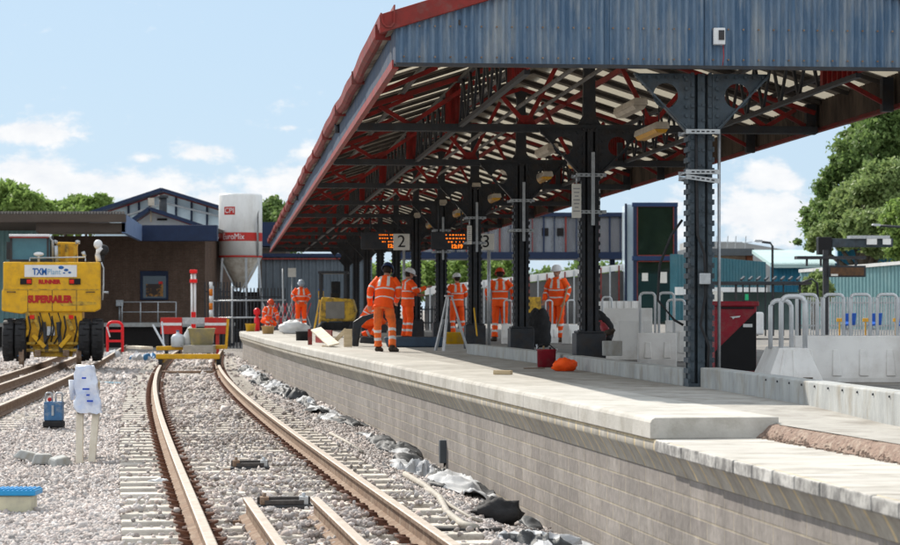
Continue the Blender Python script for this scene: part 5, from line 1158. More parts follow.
# boom foot
mb = MB(); mb.prism([E(55,262), E(76.5,262), E(76,245), E(77,241), E(56,240.5), E(54.5,246)], (0,1.2,0), (0,1.9,0)); mb.build('boom', M_yellow, ex, world=True, bevel=.03)
for x in (57.5, 65.5, 74): mb = MB(); mb.bar(E(x,261,1.15), E(x,243,1.15), .09, .08); mb.build('boom_rib', M_dirtyyellow, ex, world=True)
for x in (54, 76.5): mb = MB(); mb.box(E(x,241,1.1), (.12,.1,.09)); mb.tube([E(x,241,1.0), E(x,241,.9)], .06, 10); mb.build('work_light', M_galv, ex, world=True)
mb = MB(); mb.tube([E(98,261,.3), E(97,255,.3), E(98,250,.3), E(101,247,.3)], .07, 8); mb.ball(E(97.5,244,.3), .13, 12, (.9,.7,1.0)); mb.build('white_exhaust', M_white, ex, world=True)
mb = MB(); mb.ball(E(102.5,249.5,.4), .15, 12); mb.tube([E(101,262,.4), E(102,250,.4)], .06, 8); mb.build('hose_reel', M_black, ex, world=True)
mb = MB(); mb.tube([E(85,261,.0), E(85,257,.2), E(30,258,.2), E(30,261,.0)], .02, 8); mb.tube([E(82,251,.6), E(84,256,.6)], .05, 8); mb.build('top_rail', M_galv, ex, world=True)
mb = MB(); mb.tube([E(101,262,0), E(103,268,0), E(103,285,0), E(102,300,0)], .022, 8); mb.tube([E(102.5,292,0), E(108,292.5,0)], .03, 8); mb.build('side_step', M_galv, ex, world=True)
# undercarriage
mb = MB(); mb.prism([E(26,311), E(82,311), E(82,330), E(76,346), E(30,346), E(26,330)], (0,.06,0), (0,3.0,0)); mb.build('chassis', M_yellow, ex, world=True, bevel=.03)
mb = MB(); mb.prism([E(30,325), E(76,325), E(72,357), E(34,357)], (0,.1,0), (0,.3,0)); mb.build('rail_gear_frame', M_dirtyyellow, ex, world=True, bevel=.02)
for x0, y0, x1, y1 in ((34,314,40,330),(66,314,72,330),(27,312,33,322),(44,322,47,352),(58,322,61,352)):
    mb = MB(); mb.bar(E(x0,y0,.0), E(x1,y1,.0), .10, .10); mb.build('hydraulic_ram', M_steel_dark if x0 in (44,58) else M_dirtyyellow, ex, world=True)
mb = MB(); mb.box(E(51,331,-.02), (.20,.12,.24)); mb.build('coupling_box', M_galv, ex, world=True, bevel=.01)
for y in (343, 350): mb = MB(); mb.bbox(E(27,0).x, E(78,0).x, YE-.05, YE+.08, E(0,y+1.6).z, E(0,y-1.2).z); mb.build('cross_beam', M_dirtyyellow, ex, world=True, bevel=.01)
for x in (29, 39, 52, 64, 75): mb = MB(); mb.tube([E(x,316,-.05), E(x+2,328,-.1), E(x-1,342,-.05)], .022, 6); mb.build('hose', M_black, ex, world=True)
for x in (32.5, 71): mb = MB(); mb.box(E(x,317,-.05), (.12,.06,.1)); mb.build('rear_lamp', MATS['red_lens'], ex, world=True)
for x in (20.5, 80.5):
    mb = MB(); mb.tube([E(x,345,-.1), E(x,356,-.1)], .075, 10); mb.build('blue_ram', M_bluepl, ex, world=True)
    mb = MB(); mb.lathe((0,0,0), [(.19,-.06),(.24,-.055),(.24,-.03),(.19,-.02),(.19,.07)], 20)
    c_ = E(x+(2 if x < 50 else -2),360,-.15); c_.z = .19; mb.v = [tuple(Matrix.Rotation(PI/2 if x > 50 else -PI/2, 3, 'Y') @ Vector(v) + c_) for v in mb.v]; mb.build('rail_wheel', M_rust, ex, world=True)
def tyre(x, d):
    w = thing('wheel', None, None); c_ = E(x, 340, d); w.parent = ex; w.location = c_-ex.location
    mb = MB(); r_ = .53; mb.lathe((0,0,0), [(.27,-.13),(.42,-.15),(.50,-.13),(r_,-.10),(r_,.10),(.50,.13),(.42,.15),(.27,.13)], 28)
    for k in range(20):
        a = 2*PI*k/20; mb.box(((r_+.005)*math.cos(a), (r_+.005)*math.sin(a), .05*(1 if k % 2 else -1)), (.05, .07, .15), rz=a)
    mb.v = [tuple(Matrix.Rotation(PI/2, 3, 'Y') @ Vector(v)) for v in mb.v]; mb.build('tyre', M_black, w)
    mb = MB(); mb.lathe((0,0,0), [(.05,-.05),(.26,-.06),(.27,-.11),(.27,.11),(.26,.06),(.05,.05)], 20); mb.v = [tuple(Matrix.Rotation(PI/2, 3, 'Y') @ Vector(v)) for v in mb.v]; mb.build('rim', M_dirtyyellow, w)
for d in (.2, 2.7):
    for x in (9, 21, 84, 96.5): tyre(x, d)
ex.rotation_euler = (0, 0, .14)
# ------------------------------------------------------------------ track trolley and its load
YT = 59.5; tc_ = TX(YT); tr = thing('track_trolley', 'yellow and grey track trolley standing on the rails in front of the buffer stop', 'trolley', (tc_, YT, 0)); sT = YT/F
def T(x, y, d=0): return P(x, y, YT)+Vector((0,d,0))
mb = MB(); mb.bar(T(156,356.5), T(220,356.5), .14, .13); mb.build('front_beam', M_yellow, tr, world=True, bevel=.02)
mb = MB(); mb.bar(T(148,349.5,1.7), T(219,348,1.7), .14, .11); mb.build('rear_beam', M_yellow, tr, world=True, bevel=.02)
mb = MB(); mb.bbox(T(178,0).x, T(209,0).x, YT+1.1, YT+1.9, T(0,354).z, T(0,346).z); mb.build('deck', mat('worn_aluminium_deck', (.42,.40,.36), None, 8, .5), tr, world=True, bevel=.01)
for s in (-1, 1):
    mb = MB(); mb.bar((tc_+s*.72, YT+.05, .10), (tc_+s*.72-.15, YT+1.9, .12), .10, .09); mb.build('side_beam', M_dirtyyellow, tr, world=True, bevel=.01)
    for d in (.1, 1.8):
        c_ = Vector((TX(YT+d)+s*.75, YT+d, .11)); mb = MB(); mb.lathe((0,0,0), [(.04,-.06),(.12,-.05),(.12,.03),(.15,.035),(.15,.05),(.04,.05)], 20); mb.v = [tuple(Matrix.Rotation(-s*PI/2, 3, 'Y') @ Vector(v)+c_) for v in mb.v]; mb.build('wheel', M_steel_dark, tr, world=True)
tr.rotation_euler = (0, 0, .0)
c_ = T(195.5, 346.5, 1.5); tub('mortar_tub', 'dirty yellow mortar tub standing on the trolley', 'tub', tuple(c_), .70, .55, .46, mat('dirty_yellow_tub', (.50,.44,.22), (.36,.33,.2), 4, .6, dirt=(.3,.3,.27), dscale=5, damt=.7), 1.3, False)
o = thing('water_bottle', 'large clear-white water container left of the mortar tub', 'bottle', tuple(T(171, 348, 1.5))); mb = MB(); mb.lathe((0,0,0), [(.15,0),(.18,.03),(.18,.25),(.14,.32),(.04,.36),(.04,.41)], 16); mb.build('bottle', mat('milky_plastic', (.62,.68,.74), None, 4, .3), o)
mb = MB(); mb.lathe((0,0,.41), [(.045,0),(.045,.035)], 12); mb.build('cap', M_bluepl, o)
o = thing('white_bag', 'upright white paper bag between the bottle and the mortar tub', 'bag', tuple(T(180, 347, 1.7))); mb = MB(); loft(mb, [(0,0,0),(.0,0,.2),(.06,0,.42),(.1,0,.5)], [(.12,.09),(.13,.08),(.08,.05),(.03,.01)], 12); mb.build('bag', M_white, o)
cloth_heap('blue_tarpaulin', 'crumpled blue and white tarpaulin left of the trolley', 'tarpaulin', tuple(G(145, 361, -.2)), 1.3, 1.2, .34, [mat('blue_tarp', (.06,.22,.42), (.03,.12,.25), 4, .45), M_tarp_w], 41, n=36, rough=1, sharp=3, split=.42)
plank('steel_tube', 'thin pale pole leaning left of the buffer stop', 'pole', P(153,325,75), P(165,347,74), .05, .05, M_galv); plank('steel_tube', 'thin pale upright pole just right of the leaning one', 'pole', P(162,322,76), P(164,348,75), .05, .05, M_galv)
plank('white_board', 'white board lying flat on the ballast left of the trolley', 'board', P(132,347,72), P(147,348,71), .4, .08, M_woodw)
# buffer stop
YB = 80.0; bs = thing('buffer_stop', 'red buffer stop boards with a white stripe across the end of the track', 'buffer stop', tuple(P(193, 352, YB)))
M_stopred = mat('buffer_red', (.50,.03,.025), (.42,.03,.025), 4, .6, dirt=(.25,.08,.06), dscale=5)
for x0, x1 in ((160.5,182),(204.5,227)):
    mb = MB(); a = P(x0,334,YB); b_ = P(x1,317.5,YB); mb.bbox(a.x,b_.x,YB,YB+.08,a.z,b_.z); bb = mb.build('board', M_stopred, bs, world=True, bevel=.01)
    mb = MB(); mb.bbox(a.x+.01,b_.x-.01,YB-.012,YB-.002,P(0,325.5,YB).z,P(0,322.8,YB).z); mb.build('white_stripe', M_white, bs, world=True)
mb = MB(); a = P(182,324,YB); b_ = P(205,317.5,YB); mb.bbox(a.x,b_.x,YB+.05,YB+.15,a.z,b_.z); mb.build('cross_beam', M_galv, bs, world=True)
for x in (166, 178, 208, 217): mb = MB(); mb.bbox(P(x-1.6,0,YB).x, P(x+1.6,0,YB).x, YB+.09, YB+.25, -.2, P(0,320,YB).z); mb.build('post', M_stopred if x > 215 else M_steel_dark, bs, world=True)
mb = MB(); mb.bar(P(226,349,YB), P(228,319,YB), .09, .06); mb.build('yellow_stay', M_yellow, bs, world=True)
lm = thing('buffer_lamp', 'tall white post with two red lamps above the buffer stop', 'lamp', tuple(P(193.5, 345, YB+1.5)))
for q in (-1.6, 1.6): mb = MB(); mb.tube([P(193.5+q,345,YB+1.5), P(193.5+q,273,YB+1.5)], .04, 8); mb.build('post', M_white, lm, world=True)
for y in (271.5, 281): mb = MB(); mb.box(P(193.5,y,YB+1.45), (.26,.18,.13)); mb.build('red_lamp', mat('signal_red', (.8,.02,.02), None, 5, .3), lm, world=True, bevel=.02)
mb = MB(); mb.bar(P(193.5,312,YB+1.4), P(193.5,345,YB+1.4), .16, .05); mb.build('red_collar', MATS['signal_red'], lm, world=True)
# red plastic pedestrian barriers beside the excavator
o = thing('pedestrian_barrier', 'bright red plastic barrier right of the excavator', 'barrier', tuple(P(115,352,72))); M_brred = mat('bright_red_plastic', (.75,.02,.03), None, 5, .4)
mb = MB(); hoop(mb, 0, 15*72/F, 0, 30*72/F, 0, .045, .16); mb.v = [tuple(Vector(v)+Vector(P(107.5,352,72))) for v in mb.v]; mb.build('frame', M_brred, o, world=True)
for y in (331, 341): mb = MB(); mb.bar(P(108,y,72), P(122,y,72), .05, .07); mb.build('rail', M_brred, o, world=True)
mb = MB(); mb.bar(P(107,327,71.9), P(110,337,71.9), .16, .02); mb.build('white_panel', M_white, o, world=True)
cloth_heap('white_bag', 'white plastic bags on the ballast by the excavator wheel', 'bag', tuple(G(112, 358, -.2)), .8, .8, .45, [M_tarp_w], 51, n=24, rough=.7, sharp=3)
plank('blue_pipe', 'pale blue pipe lying on the ballast right of the wrapped trestle', 'pipe', G(98,383,-.18), G(122,384,-.18), .09, .07, mat('pale_blue_pipe', (.30,.50,.62), None, 5, .5))
# ------------------------------------------------------------------ buildings and background
def slabpx(mb, x0, x1, y0, y1, Y, d): a = P(x0, y1, Y); b = P(x1, y0, Y); mb.bbox(a.x, b.x, Y, Y+d, a.z, b.z)
def quad_uv(name, m, parent, p0, p1, z0, z1):
    """upright wall quad from p0 to p1 with uv in metres"""
    p0 = Vector(p0); p1 = Vector(p1); me = bpy.data.meshes.new(name); inv = parent.matrix_basis.inverted(); L = (p1-p0).length; th = Vector((0,.3,0))
    vs = [p0+Vector((0,0,z0)), p1+Vector((0,0,z0)), p1+Vector((0,0,z1)), p0+Vector((0,0,z1))]; vs = vs+[v+th for v in vs]
    me.from_pydata([tuple(inv @ v) for v in vs], [], [(0,1,2,3),(1,5,6,2),(5,4,7,6),(4,0,3,7),(3,2,6,7)]); uv = me.uv_layers.new(name='UVMap')
    cu = [(0,z0),(L,z0),(L,z1),(0,z1),(.3,z0),(L+.3,z0),(L+.3,z1),(.3,z1)]
    for lp in me.loops: uv.data[lp.index].uv = cu[lp.vertex_index]
    me.materials.append(m); o = bpy.data.objects.new(name, me); COL.objects.link(o); o.parent = parent; return o
M_teal = mat('teal_cladding', (.05,.16,.20), (.04,.13,.165), 3, .5, dirt=(.10,.18,.2), dscale=1)
M_tealL = mat('light_teal_cladding', (.20,.36,.38), (.17,.31,.33), 2, .55, dirt=(.27,.4,.4), dscale=1.2)
M_tealB = mat('blue_teal_cladding', (.02,.15,.24), (.018,.12,.2), 3, .5)
M_navy = mat('navy_fascia', (.014,.028,.07), (.012,.022,.055), 3, .45); M_navyL = mat('pale_blue_fascia', (.13,.19,.33), None, 3, .6)
M_felt = mat('weathered_brown_fascia', (.09,.072,.06), (.055,.045,.04), 2, .9, stretch=(.3,1,1), dirt=(.14,.12,.1), dscale=2)
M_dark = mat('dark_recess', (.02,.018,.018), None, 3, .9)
def ribbed(name, m, parent, x0, y0, x1, y1, z0, z1, pitch=.3, amp=.035, z1b=None):
    """box-profile cladding wall standing from plan point 0 to plan point 1"""
    a = Vector((x0,y0,0)); b = Vector((x1,y1,0)); t = (b-a); L = t.length; t.normalize(); r = Vector((t.y,-t.x,0)); mb = MB(); s = 0; pts = []
    while s < L: pts += [(s,0),(s+pitch*.5,0),(s+pitch*.6,amp),(s+pitch*.9,amp)]; s += pitch
    pts = [p for p in pts if p[0] <= L]+[(L,0)]; vs = []
    for s, d in pts: zz = z1 if z1b is None else z1+(z1b-z1)*s/L; p = a+t*s+r*d; vs += [p+Vector((0,0,z0)), p+Vector((0,0,zz))]
    n = len(vs); vs2 = [v-r*.25 for v in (vs[0], vs[1], vs[-2], vs[-1])]
    mb.add(vs+vs2, [(2*i,2*i+2,2*i+3,2*i+1) for i in range(len(pts)-1)]+[(n,n+1,n+3,n+2),(1,n-1,n+3,n+1),(0,1,n+1,n),(n-2,n+2,n+3,n-1)]); return mb.build(name, m, parent, world=True, fix=False)
# left station building
YL = 104.0; lb = thing('brick_station_building', 'low brown brick station building with navy fascia behind the excavator', 'building', tuple(P(100, 341, YL)))
wl = quad_uv('brick_wall', M_brownbrick, lb, (P(-60,0,YL).x, YL, 0), (P(205,0,YL).x, YL, 0), -.2, P(0,236,YL).z)
quad_uv('side_wall', M_brownbrick, lb, (P(205,0,YL).x, YL+.3, 0), (P(205,0,YL).x+.4, YL+8, 0), -.2, P(0,236,YL).z)
ribbed('teal_cladding', M_tealL, lb, P(-60,0,YL-2).x, YL-2, P(37,0,YL-2).x, YL-2, -.2, P(0,218,YL-2).z, .22, .03)
mb = MB(); slabpx(mb, 142, 217, 225, 241, 100, .6); mb.build('navy_fascia', M_navy, lb, world=True, bevel=.02)
mb = MB(); a, b_ = P(125.5,214,90), P(125.5,233,90); c, d = P(142,225,99.9), P(142,241,99.9); mb.prism([a, c, d, b_], (0,0,0), (-.15,0,0)); mb.build('pale_fascia_return', M_navyL, lb, world=True)
mb = MB(); slabpx(mb, -60, 125.2, 214, 222, 89.6, .3); slabpx(mb, 36, 125.2, 223, 232, 90, .25); mb.build('roof_edge', M_felt, lb, world=True)
mb = MB(); a = P(-60,214,89.8); b_ = P(125,214,89.8)
for i in range(60): mb.box((a.x+(b_.x-a.x)*(i+.5)/60, 89.75, a.z+.05), ((b_.x-a.x)/60*.6, .3, .10))
mb.build('roof_sheet_edge', mat('asbestos_edge', (.2,.19,.18), (.13,.12,.11), 9, .9), lb, world=True)
mb = MB(); mb.bbox(P(-60,0,YL).x, P(130,0,YL).x, 90.3, YL+3, 4.9, 5.1); mb.bbox(P(130,0,YL).x, P(216,0,YL).x, 100.5, YL+9, 4.95, 5.1); mb.build('flat_roof', M_felt, lb, world=True)
fr = MB(); slabpx(fr, 140, 168, 271, 300, YL-.08, .1); wf = fr.build('window', M_navy, lb, world=True, bevel=.02)
mb = MB(); slabpx(mb, 143, 166, 276, 298, YL-.10, .02); pn = mb.build('window_pane', M_glass, wf)
for v in pn.data.vertices: v.co -= lb.location
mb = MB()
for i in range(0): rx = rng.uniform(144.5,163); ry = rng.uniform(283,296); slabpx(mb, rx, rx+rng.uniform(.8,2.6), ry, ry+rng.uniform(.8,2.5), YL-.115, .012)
slabpx(mb, 146, 163, 284, 296.5, YL-.115, .012); pn = mb.build('painted_reflection', mat('amber_reflection_paint', (.42,.20,.05), (.05,.035,.03), 2.2, .4, contrast=(.47,.53)), wf)  # amber reflection in the glass, put into the colour of a thin panel
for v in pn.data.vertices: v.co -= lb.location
mb = MB(); slabpx(mb, 158.5, 162.5, 281.5, 284, YL-.13, .02); pn = mb.build('red_sticker', MATS['signal_red'], wf)
for v in pn.data.vertices: v.co -= lb.location
mb = MB(); slabpx(mb, 116, 123, 300, 306, YL-.3, .2); mb.tube([P(119.5,306,YL-.2), P(119.5,322,YL-.2)], .04, 6); mb.build('wall_cabinet', M_galv, lb, world=True)
# low platform in front of it
o = thing('side_platform', 'low dark platform in front of the brown brick building', 'platform', tuple(P(165, 345, 98))); mb = MB(); mb.bbox(P(-60,0,98).x, P(222,0,98).x, 98, YL, -.25, .66); mb.build('platform_face', M_dark, o, world=True)
mb = MB(); mb.bbox(P(-60,0,98).x, P(222,0,98).x, 97.8, YL-.01, .67, .82); mb.build('platform_edge', M_kerb, o, world=True)
o = thing('handrail', 'thin grey railing on the side platform under the window', 'railing', tuple(P(140,324,99)))
mb = MB()
for x in (122,140.5,158,176): mb.tube([P(x,323,99), P(x,302,99)], .025, 6)
for y in (302,312): mb.tube([P(122,y,99), P(176,y,99)], .022, 6)
mb.build('rails', M_galv, o, world=True)
# gabled glass-fronted hall behind
YH = 150.0; hb = thing('gabled_hall', 'tall gabled hall with pale glazed front behind the brick building', 'building', tuple(P(163, 332, YH)))
M_pale = mat('pale_glazing', (.62,.74,.82), (.5,.63,.72), .8, .12, dirt=(.72,.8,.84), dscale=.5, spec=.9)  # sky mirrored in the glass is partly put into this pale colour
mb = MB(); mb.prism([P(95,213,YH), P(164,192,YH), P(222,210,YH), P(222,330,YH), P(95,330,YH)], (0,0,0), (0,.4,0)); mb.build('glazed_front', M_pale, hb, world=True)
for a, b_ in (((88,215.5),(164,190.5)), ((164,190.5),(226,209.5))):
    mb = MB(); mb.bar(P(*a,YH-1), P(*b_,YH-1), 3, .22, up=(0,0,1)); mb.build('verge', M_navy, hb, world=True)
    mb = MB(); mb.bar(P(a[0],a[1]+2.6,YH-.6), P(b_[0],b_[1]+2.6,YH-.6), .4, .07); mb.build('red_line', M_redtrim, hb, world=True)
for x in (128.5,139,150,176,191.5,207): mb = MB(); top = 192+abs(x-164)*.32; mb.bar(P(x,top+1,YH-.2), P(x,330,YH-.2), .12, .2); mb.build('mullion', M_navy, hb, world=True)
for (a, b_) in (((165,203),(222,217)),((100,224),(165,203))): mb = MB(); mb.bar(P(*a,YH-.3), P(*b_,YH-.3), .2, .12); mb.build('glazing_bar', M_galv, hb, world=True)
# gable of a lower roof in front, with flue
YG = 125; gb = thing('lower_gable', 'lower navy-edged gable roof in front of the glazed hall', 'building', tuple(P(170, 330, YG)))
mb = MB(); mb.prism([P(127,226,YG), P(151,210.5,YG), P(200,226,YG), P(200,320,YG), P(127,320,YG)], (0,0,0), (0,8,0)); mb.build('gable_wall', mat('pale_panels', (.55,.61,.66), (.45,.52,.57), .9, .5), gb, world=True)
for a, b_ in (((126,226),(151,209)), ((151,209),(203,226.5))):
    mb = MB(); mb.bar(P(*a,YG-.6), P(*b_,YG-.6), 1.5, .2); mb.build('verge', M_navy, gb, world=True); mb = MB(); mb.bar(P(a[0],a[1]+2.3,YG-.3), P(b_[0],b_[1]+2.3,YG-.3), .3, .06); mb.build('red_line', M_redtrim, gb, world=True)
mb = MB(); mb.tube([P(163,216,YG+2), P(163,197,YG+2)], .22, 12); mb.tube([P(163,198,YG+2), P(163,195.5,YG+2)], .30, 12); mb.build('flue', M_steel_dark, gb, world=True)
mb = MB(); slabpx(mb, 148, 154, 198, 205.5, YG-.9, .2); mb.tube([P(151,205,YG-.8), P(151,222,YG-.8)], .05, 6); mb.build('floodlight', M_tube, gb, world=True)
mb = MB(); slabpx(mb, 157,167,218.5,220.5, YG-.05,.1); mb.build('vent', M_dark, gb, world=True)
# silo
YS = 108.0; si = thing('mortar_silo', 'tall white mortar silo with red band standing beyond the platform end', 'silo', tuple(P(240, 344, YS))); sS = YS/F
M_silo = mat('silo_white', (.80,.80,.79), (.72,.72,.71), 2, .45, dirt=(.45,.42,.38), dscale=1.5, damt=.35, stretch=(1,1,.4)); cs = P(240.5, 0, YS); zz = lambda y: EYE+(HZ-y)*YS/F
rS = 21.7*sS
mb = MB(); mb.lathe((cs.x, YS, 0), [(rS,zz(257)),(rS,zz(196)),(rS*.97,zz(194.5)),(.2,zz(193.5))], 40); mb.build('drum', M_silo, si, world=True)
mb = MB(); mb.lathe((cs.x, YS, 0), [(rS*1.006,zz(241.5)),(rS*1.006,zz(233))], 40, cap=False); mb.build('red_band', M_stopred, si, world=True)
mb = MB(); mb.lathe((cs.x, YS, 0), [(rS*1.012,zz(257.5)),(rS*1.012,zz(255.8))], 40, cap=False); mb.build('red_rim', M_stopred, si, world=True)
mb = MB(); mb.lathe((cs.x, YS, 0), [(.25,zz(288)),(.35,zz(284)),(rS*.99,zz(257.5))], 40); mb.build('hopper', mat('hopper_grimy_white', (.50,.46,.40), (.36,.32,.27), 3, .6, dirt=(.22,.17,.12), dscale=2, damt=.7), si, world=True)
for i, x in enumerate((222.5, 258.5)):
    for d in (-.8, .8): mb = MB(); mb.bar(P(x,258,YS+d), P(x-(3 if i == 0 else -4),316,YS+d), .10, .10); mb.build('leg', M_galv, si, world=True)
mb = MB(); mb.bar(P(246,258,YS-1.05), P(247,318,YS-1.05), .10, .10); mb.build('leg', M_galv, si, world=True)
for a, b_ in (((222,262),(236,290)),((258,262),(240,292)),((219,300),(262,300))): mb = MB(); mb.bar(P(*a,YS-.7), P(*b_,YS-.7), .06, .06); mb.build('brace', M_galv, si, world=True)
mb = MB(); mb.tube([P(259,205,YS-.3), P(257.5,222,YS-.8), P(258,256,YS-.6)], .05, 8); mb.build('fill_pipe', M_galv, si, world=True)
def curved_text(body, size, m, x, y, nm, width):
    o_ = text_mesh(nm, body, size, m, (0,0,0), (1,0,0), (0,0,1), .004, None, width=width)
    for v in o_.data.vertices:
        th = (x-240.5)*sS/rS + v.co.x/rS; rr = rS*1.012 - v.co.y; v.co = Vector((cs.x+rr*math.sin(th), YS-rr*math.cos(th), zz(y)+v.co.z)) - si.location
    o_.parent = si; return o_
curved_text('EuroMix', 8.2*sS, M_white, 234.5, 237.3, 'silo_lettering', 23*sS)
n = 8; mb = MB(); vs = []
for j in (0, 1):
    for i in range(n+1): x = 224.5+12.5*i/n; th = (x-240.5)*sS/rS; vs.append((cs.x+rS*1.006*math.sin(th), YS-rS*1.006*math.cos(th), zz(215.5 if j == 0 else 207.5)))
mb.add(vs, [(i,i+1,n+2+i,n+1+i) for i in range(n)], True); mb.build('red_badge', M_stopred, si, world=True, fix=False)
curved_text('CPI', 7.0*sS, M_white, 230.8, 211.5, 'badge_lettering', 10*sS)
o = thing('dark_shed', 'low dark shed behind the silo legs and railings', 'shed', tuple(P(235,340,113))); mb = MB(); slabpx(mb, 200, 264, 292, 344, 113, 3); mb.build('shed_wall', M_dark, o, world=True)
# railings, scaffold and mesh round the silo
def palisade(label, x0, x1, yt, Y, zb, m, cat='fence', step=2.2, w=.05, nm='palisade_fence', x_end=None, rails=(.25,.85), Y2=None):
    Y2 = Y2 or Y; a = P(x0,yt,Y); b_ = P(x1,yt,Y2); o = thing(nm, label, cat, ((a.x+b_.x)/2, (Y+Y2)/2, zb)); L = (b_-a).length; n = int(L/(step*Y/F)); mb = MB(); h = a.z-zb
    for i in range(n+1):
        p = a.lerp(b_, i/n); mb.box((p.x, p.y, zb+h/2), (w, .03, h))
    mb.build('pales', m, o, world=True)
    for f in rails: mb = MB(); mb.bar((a.x, a.y+.04, zb+h*f), (b_.x, b_.y+.04, zb+h*f), .04, .05); mb.build('rail', m, o, world=True)
    return o
palisade('dark railings in front of the silo legs', 213, 285, 288, 96, -.2, M_steel_dark, step=3.4)
palisade('second dark railing run closer to the building corner', 205, 240, 282, 101, -.2, M_steel_dark, step=3.0)
o = thing('scaffold', 'galvanised scaffold tubes in front of the silo legs', 'scaffold', tuple(P(240,340,93)))
for y in (301,318): mb = MB(); mb.tube([P(210,y,93), P(286,y-1,93)], .035, 6); mb.build('ledger', M_galv, o, world=True)
for x in (213,232,283): mb = MB(); mb.tube([P(x,343,93), P(x,268 if x > 280 else 286,93)], .035, 6); mb.build('standard', M_galv, o, world=True)
o = thing('striped_post', 'post with white and orange bands at the corner of the brick building', 'post', tuple(P(211,343,92)))
for i in range(8): mb = MB(); mb.tube([P(211,338-i*7,92), P(211,331-i*7,92)], .07, 8); mb.build('band', M_white if i % 2 else mat('orange_paint', (.7,.2,.02), None, 5, .5), o, world=True)
o = thing('mesh_barrier', 'red and white criss-cross folding barrier beyond the far platform end', 'barrier', tuple(P(283,330,84)))
mb = MB(); mb.mi = 0
for i in range(11):
    x = 263+i*4; mb.mi = i % 2; mb.bar(P(x,327,84), P(x+8,303,84), .05, .02); mb.mi = 1-i % 2; mb.bar(P(x+8,327,84.05), P(x,303,84.05), .05, .02)
mb.build('lattice', [M_brred, M_white], o, world=True)
o = thing('red_hand_lamp', 'red road lamp standing left of the kneeling worker', 'lamp', at(257, 77, ZP)); mb = MB(); mb.lathe((0,0,0), [(.09,0),(.09,.45),(.05,.47),(.05,.55),(.11,.57),(.11,.72),(.04,.78)], 14); mb.build('lamp_body', M_brred, o)
# blue-clad building behind the far end of the canopy
o = thing('clad_building', 'grey-blue clad building with red edging beyond the far end of the canopy', 'building', tuple(P(320,335,112)))
ribbed('cladding', mat('grey_blue_cladding', (.11,.135,.16), (.085,.105,.125), 2, .5), o, P(262,0,112).x, 112, P(372,0,112).x, 112, -.2, P(0,257,112).z, .35, .05)
mb = MB(); slabpx(mb, 262,372,253.5,257,111.8,1); mb.build('navy_gutter', M_navy, o, world=True); mb = MB(); slabpx(mb, 262,372,258.2,259.4,111.8,.12); mb.build('red_edge', M_redtrim, o, world=True)
o = thing('dark_hoarding', 'brown boarded building right of the silo', 'building', tuple(P(268,335,118))); mb = MB(); slabpx(mb, 258,286,248,334,118,3); mb.build('boarding', M_felt, o, world=True); mb = MB(); slabpx(mb, 256,288,222,246,117.5,6); mb.build('navy_roof_edge', M_navy, o, world=True)
o = thing('white_sign', 'small pale square sign beyond the worker with bowed head', 'sign', tuple(P(292,335,95))); mb = MB(); slabpx(mb, 288,296,268,277,95,.05); mb.build('board', M_sign, o, world=True); mb = MB(); mb.tube([P(292,277,95.1),P(292,336,95.1)], .03, 6); mb.build('post', M_galv, o, world=True)
# ------------------------------------------------------------------ footbridge and lift tower
YF = 122.0; fb = thing('footbridge', 'enclosed glazed footbridge with navy beams behind the canopy', 'footbridge', tuple(P(500, 330, YF)))
M_bglass = mat('hazy_bridge_glazing', (.32,.30,.30), (.17,.16,.165), .5, .25, dirt=(.40,.42,.46), dscale=.7, damt=.8, stretch=(1,1,.15))
_t = M_bglass.node_tree; _tr = _t.nodes.new('ShaderNodeBsdfTransparent'); _tr.inputs['Color'].default_value = (.8,.82,.85,1); _ms = _t.nodes.new('ShaderNodeMixShader'); _ms.inputs[0].default_value = .5
_t.links.new(_t.nodes['Principled BSDF'].outputs[0], _ms.inputs[1]); _t.links.new(_tr.outputs[0], _ms.inputs[2]); _t.links.new(_ms.outputs[0], _t.nodes['Material Output'].inputs['Surface'])
mb = MB(); slabpx(mb, 395, 629, 216, 253, YF, .05); mb.build('glazing', M_bglass, fb, world=True); mb = MB(); slabpx(mb, 395, 629, 217, 253, YF+2.9, .05); mb.build('rear_glazing', M_bglass, fb, world=True)
mb = MB(); slabpx(mb, 395, 630, 212.5, 216.5, YF-.2, 3.2); mb.build('roof_beam', M_navy, fb, world=True); mb = MB(); slabpx(mb, 395, 631, 252, 259, YF-.2, 3.2); mb.build('floor_beam', M_navy, fb, world=True)
for i, x in enumerate(range(400, 629, 11)): mb = MB(); slabpx(mb, x, x+(1.6 if i % 2 else .9), 216.5, 252, YF-.12, .1); mb.build('mullion', M_navy if i % 3 else M_redtrim, fb, world=True)
for x in (470, 545, 560): mb = MB(); slabpx(mb, x-3, x+3.5, 228+x % 5, 236, YF-.06, .05); mb.build('poster', M_dark, fb, world=True)
for x in (440, 520, 610): mb = MB(); slabpx(mb, x, x+5, 259, 335, YF+1, .5); mb.build('pier', M_navy, fb, world=True)
YT2 = 112.0; lt_ = thing('lift_tower', 'square navy-framed glass lift tower at the right end of the footbridge', 'lift tower', tuple(P(650, 333, YT2)))
M_towerglass = mat('dark_tower_glass', (.012,.022,.018), (.006,.011,.010), 1, .04, spec=.6)
mb = MB(); slabpx(mb, 637, 674.5, 205, 340, YT2+.06, 3.0); mb.build('front_glazing', M_towerglass, lt_, world=True)
for x in (633.5, 674): mb = MB(); slabpx(mb, x, x+3.5, 203.5, 340, YT2, .3); mb.build('corner_post', M_navy, lt_, world=True)
for y0, y1 in ((202.5,206.5),(256,260.5)): mb = MB(); slabpx(mb, 632.5, 678, y0, y1, YT2-.06, .4); mb.build('cross_beam', mat('mid_blue_paint', (.02,.045,.12), None, 5, .5), lt_, world=True)
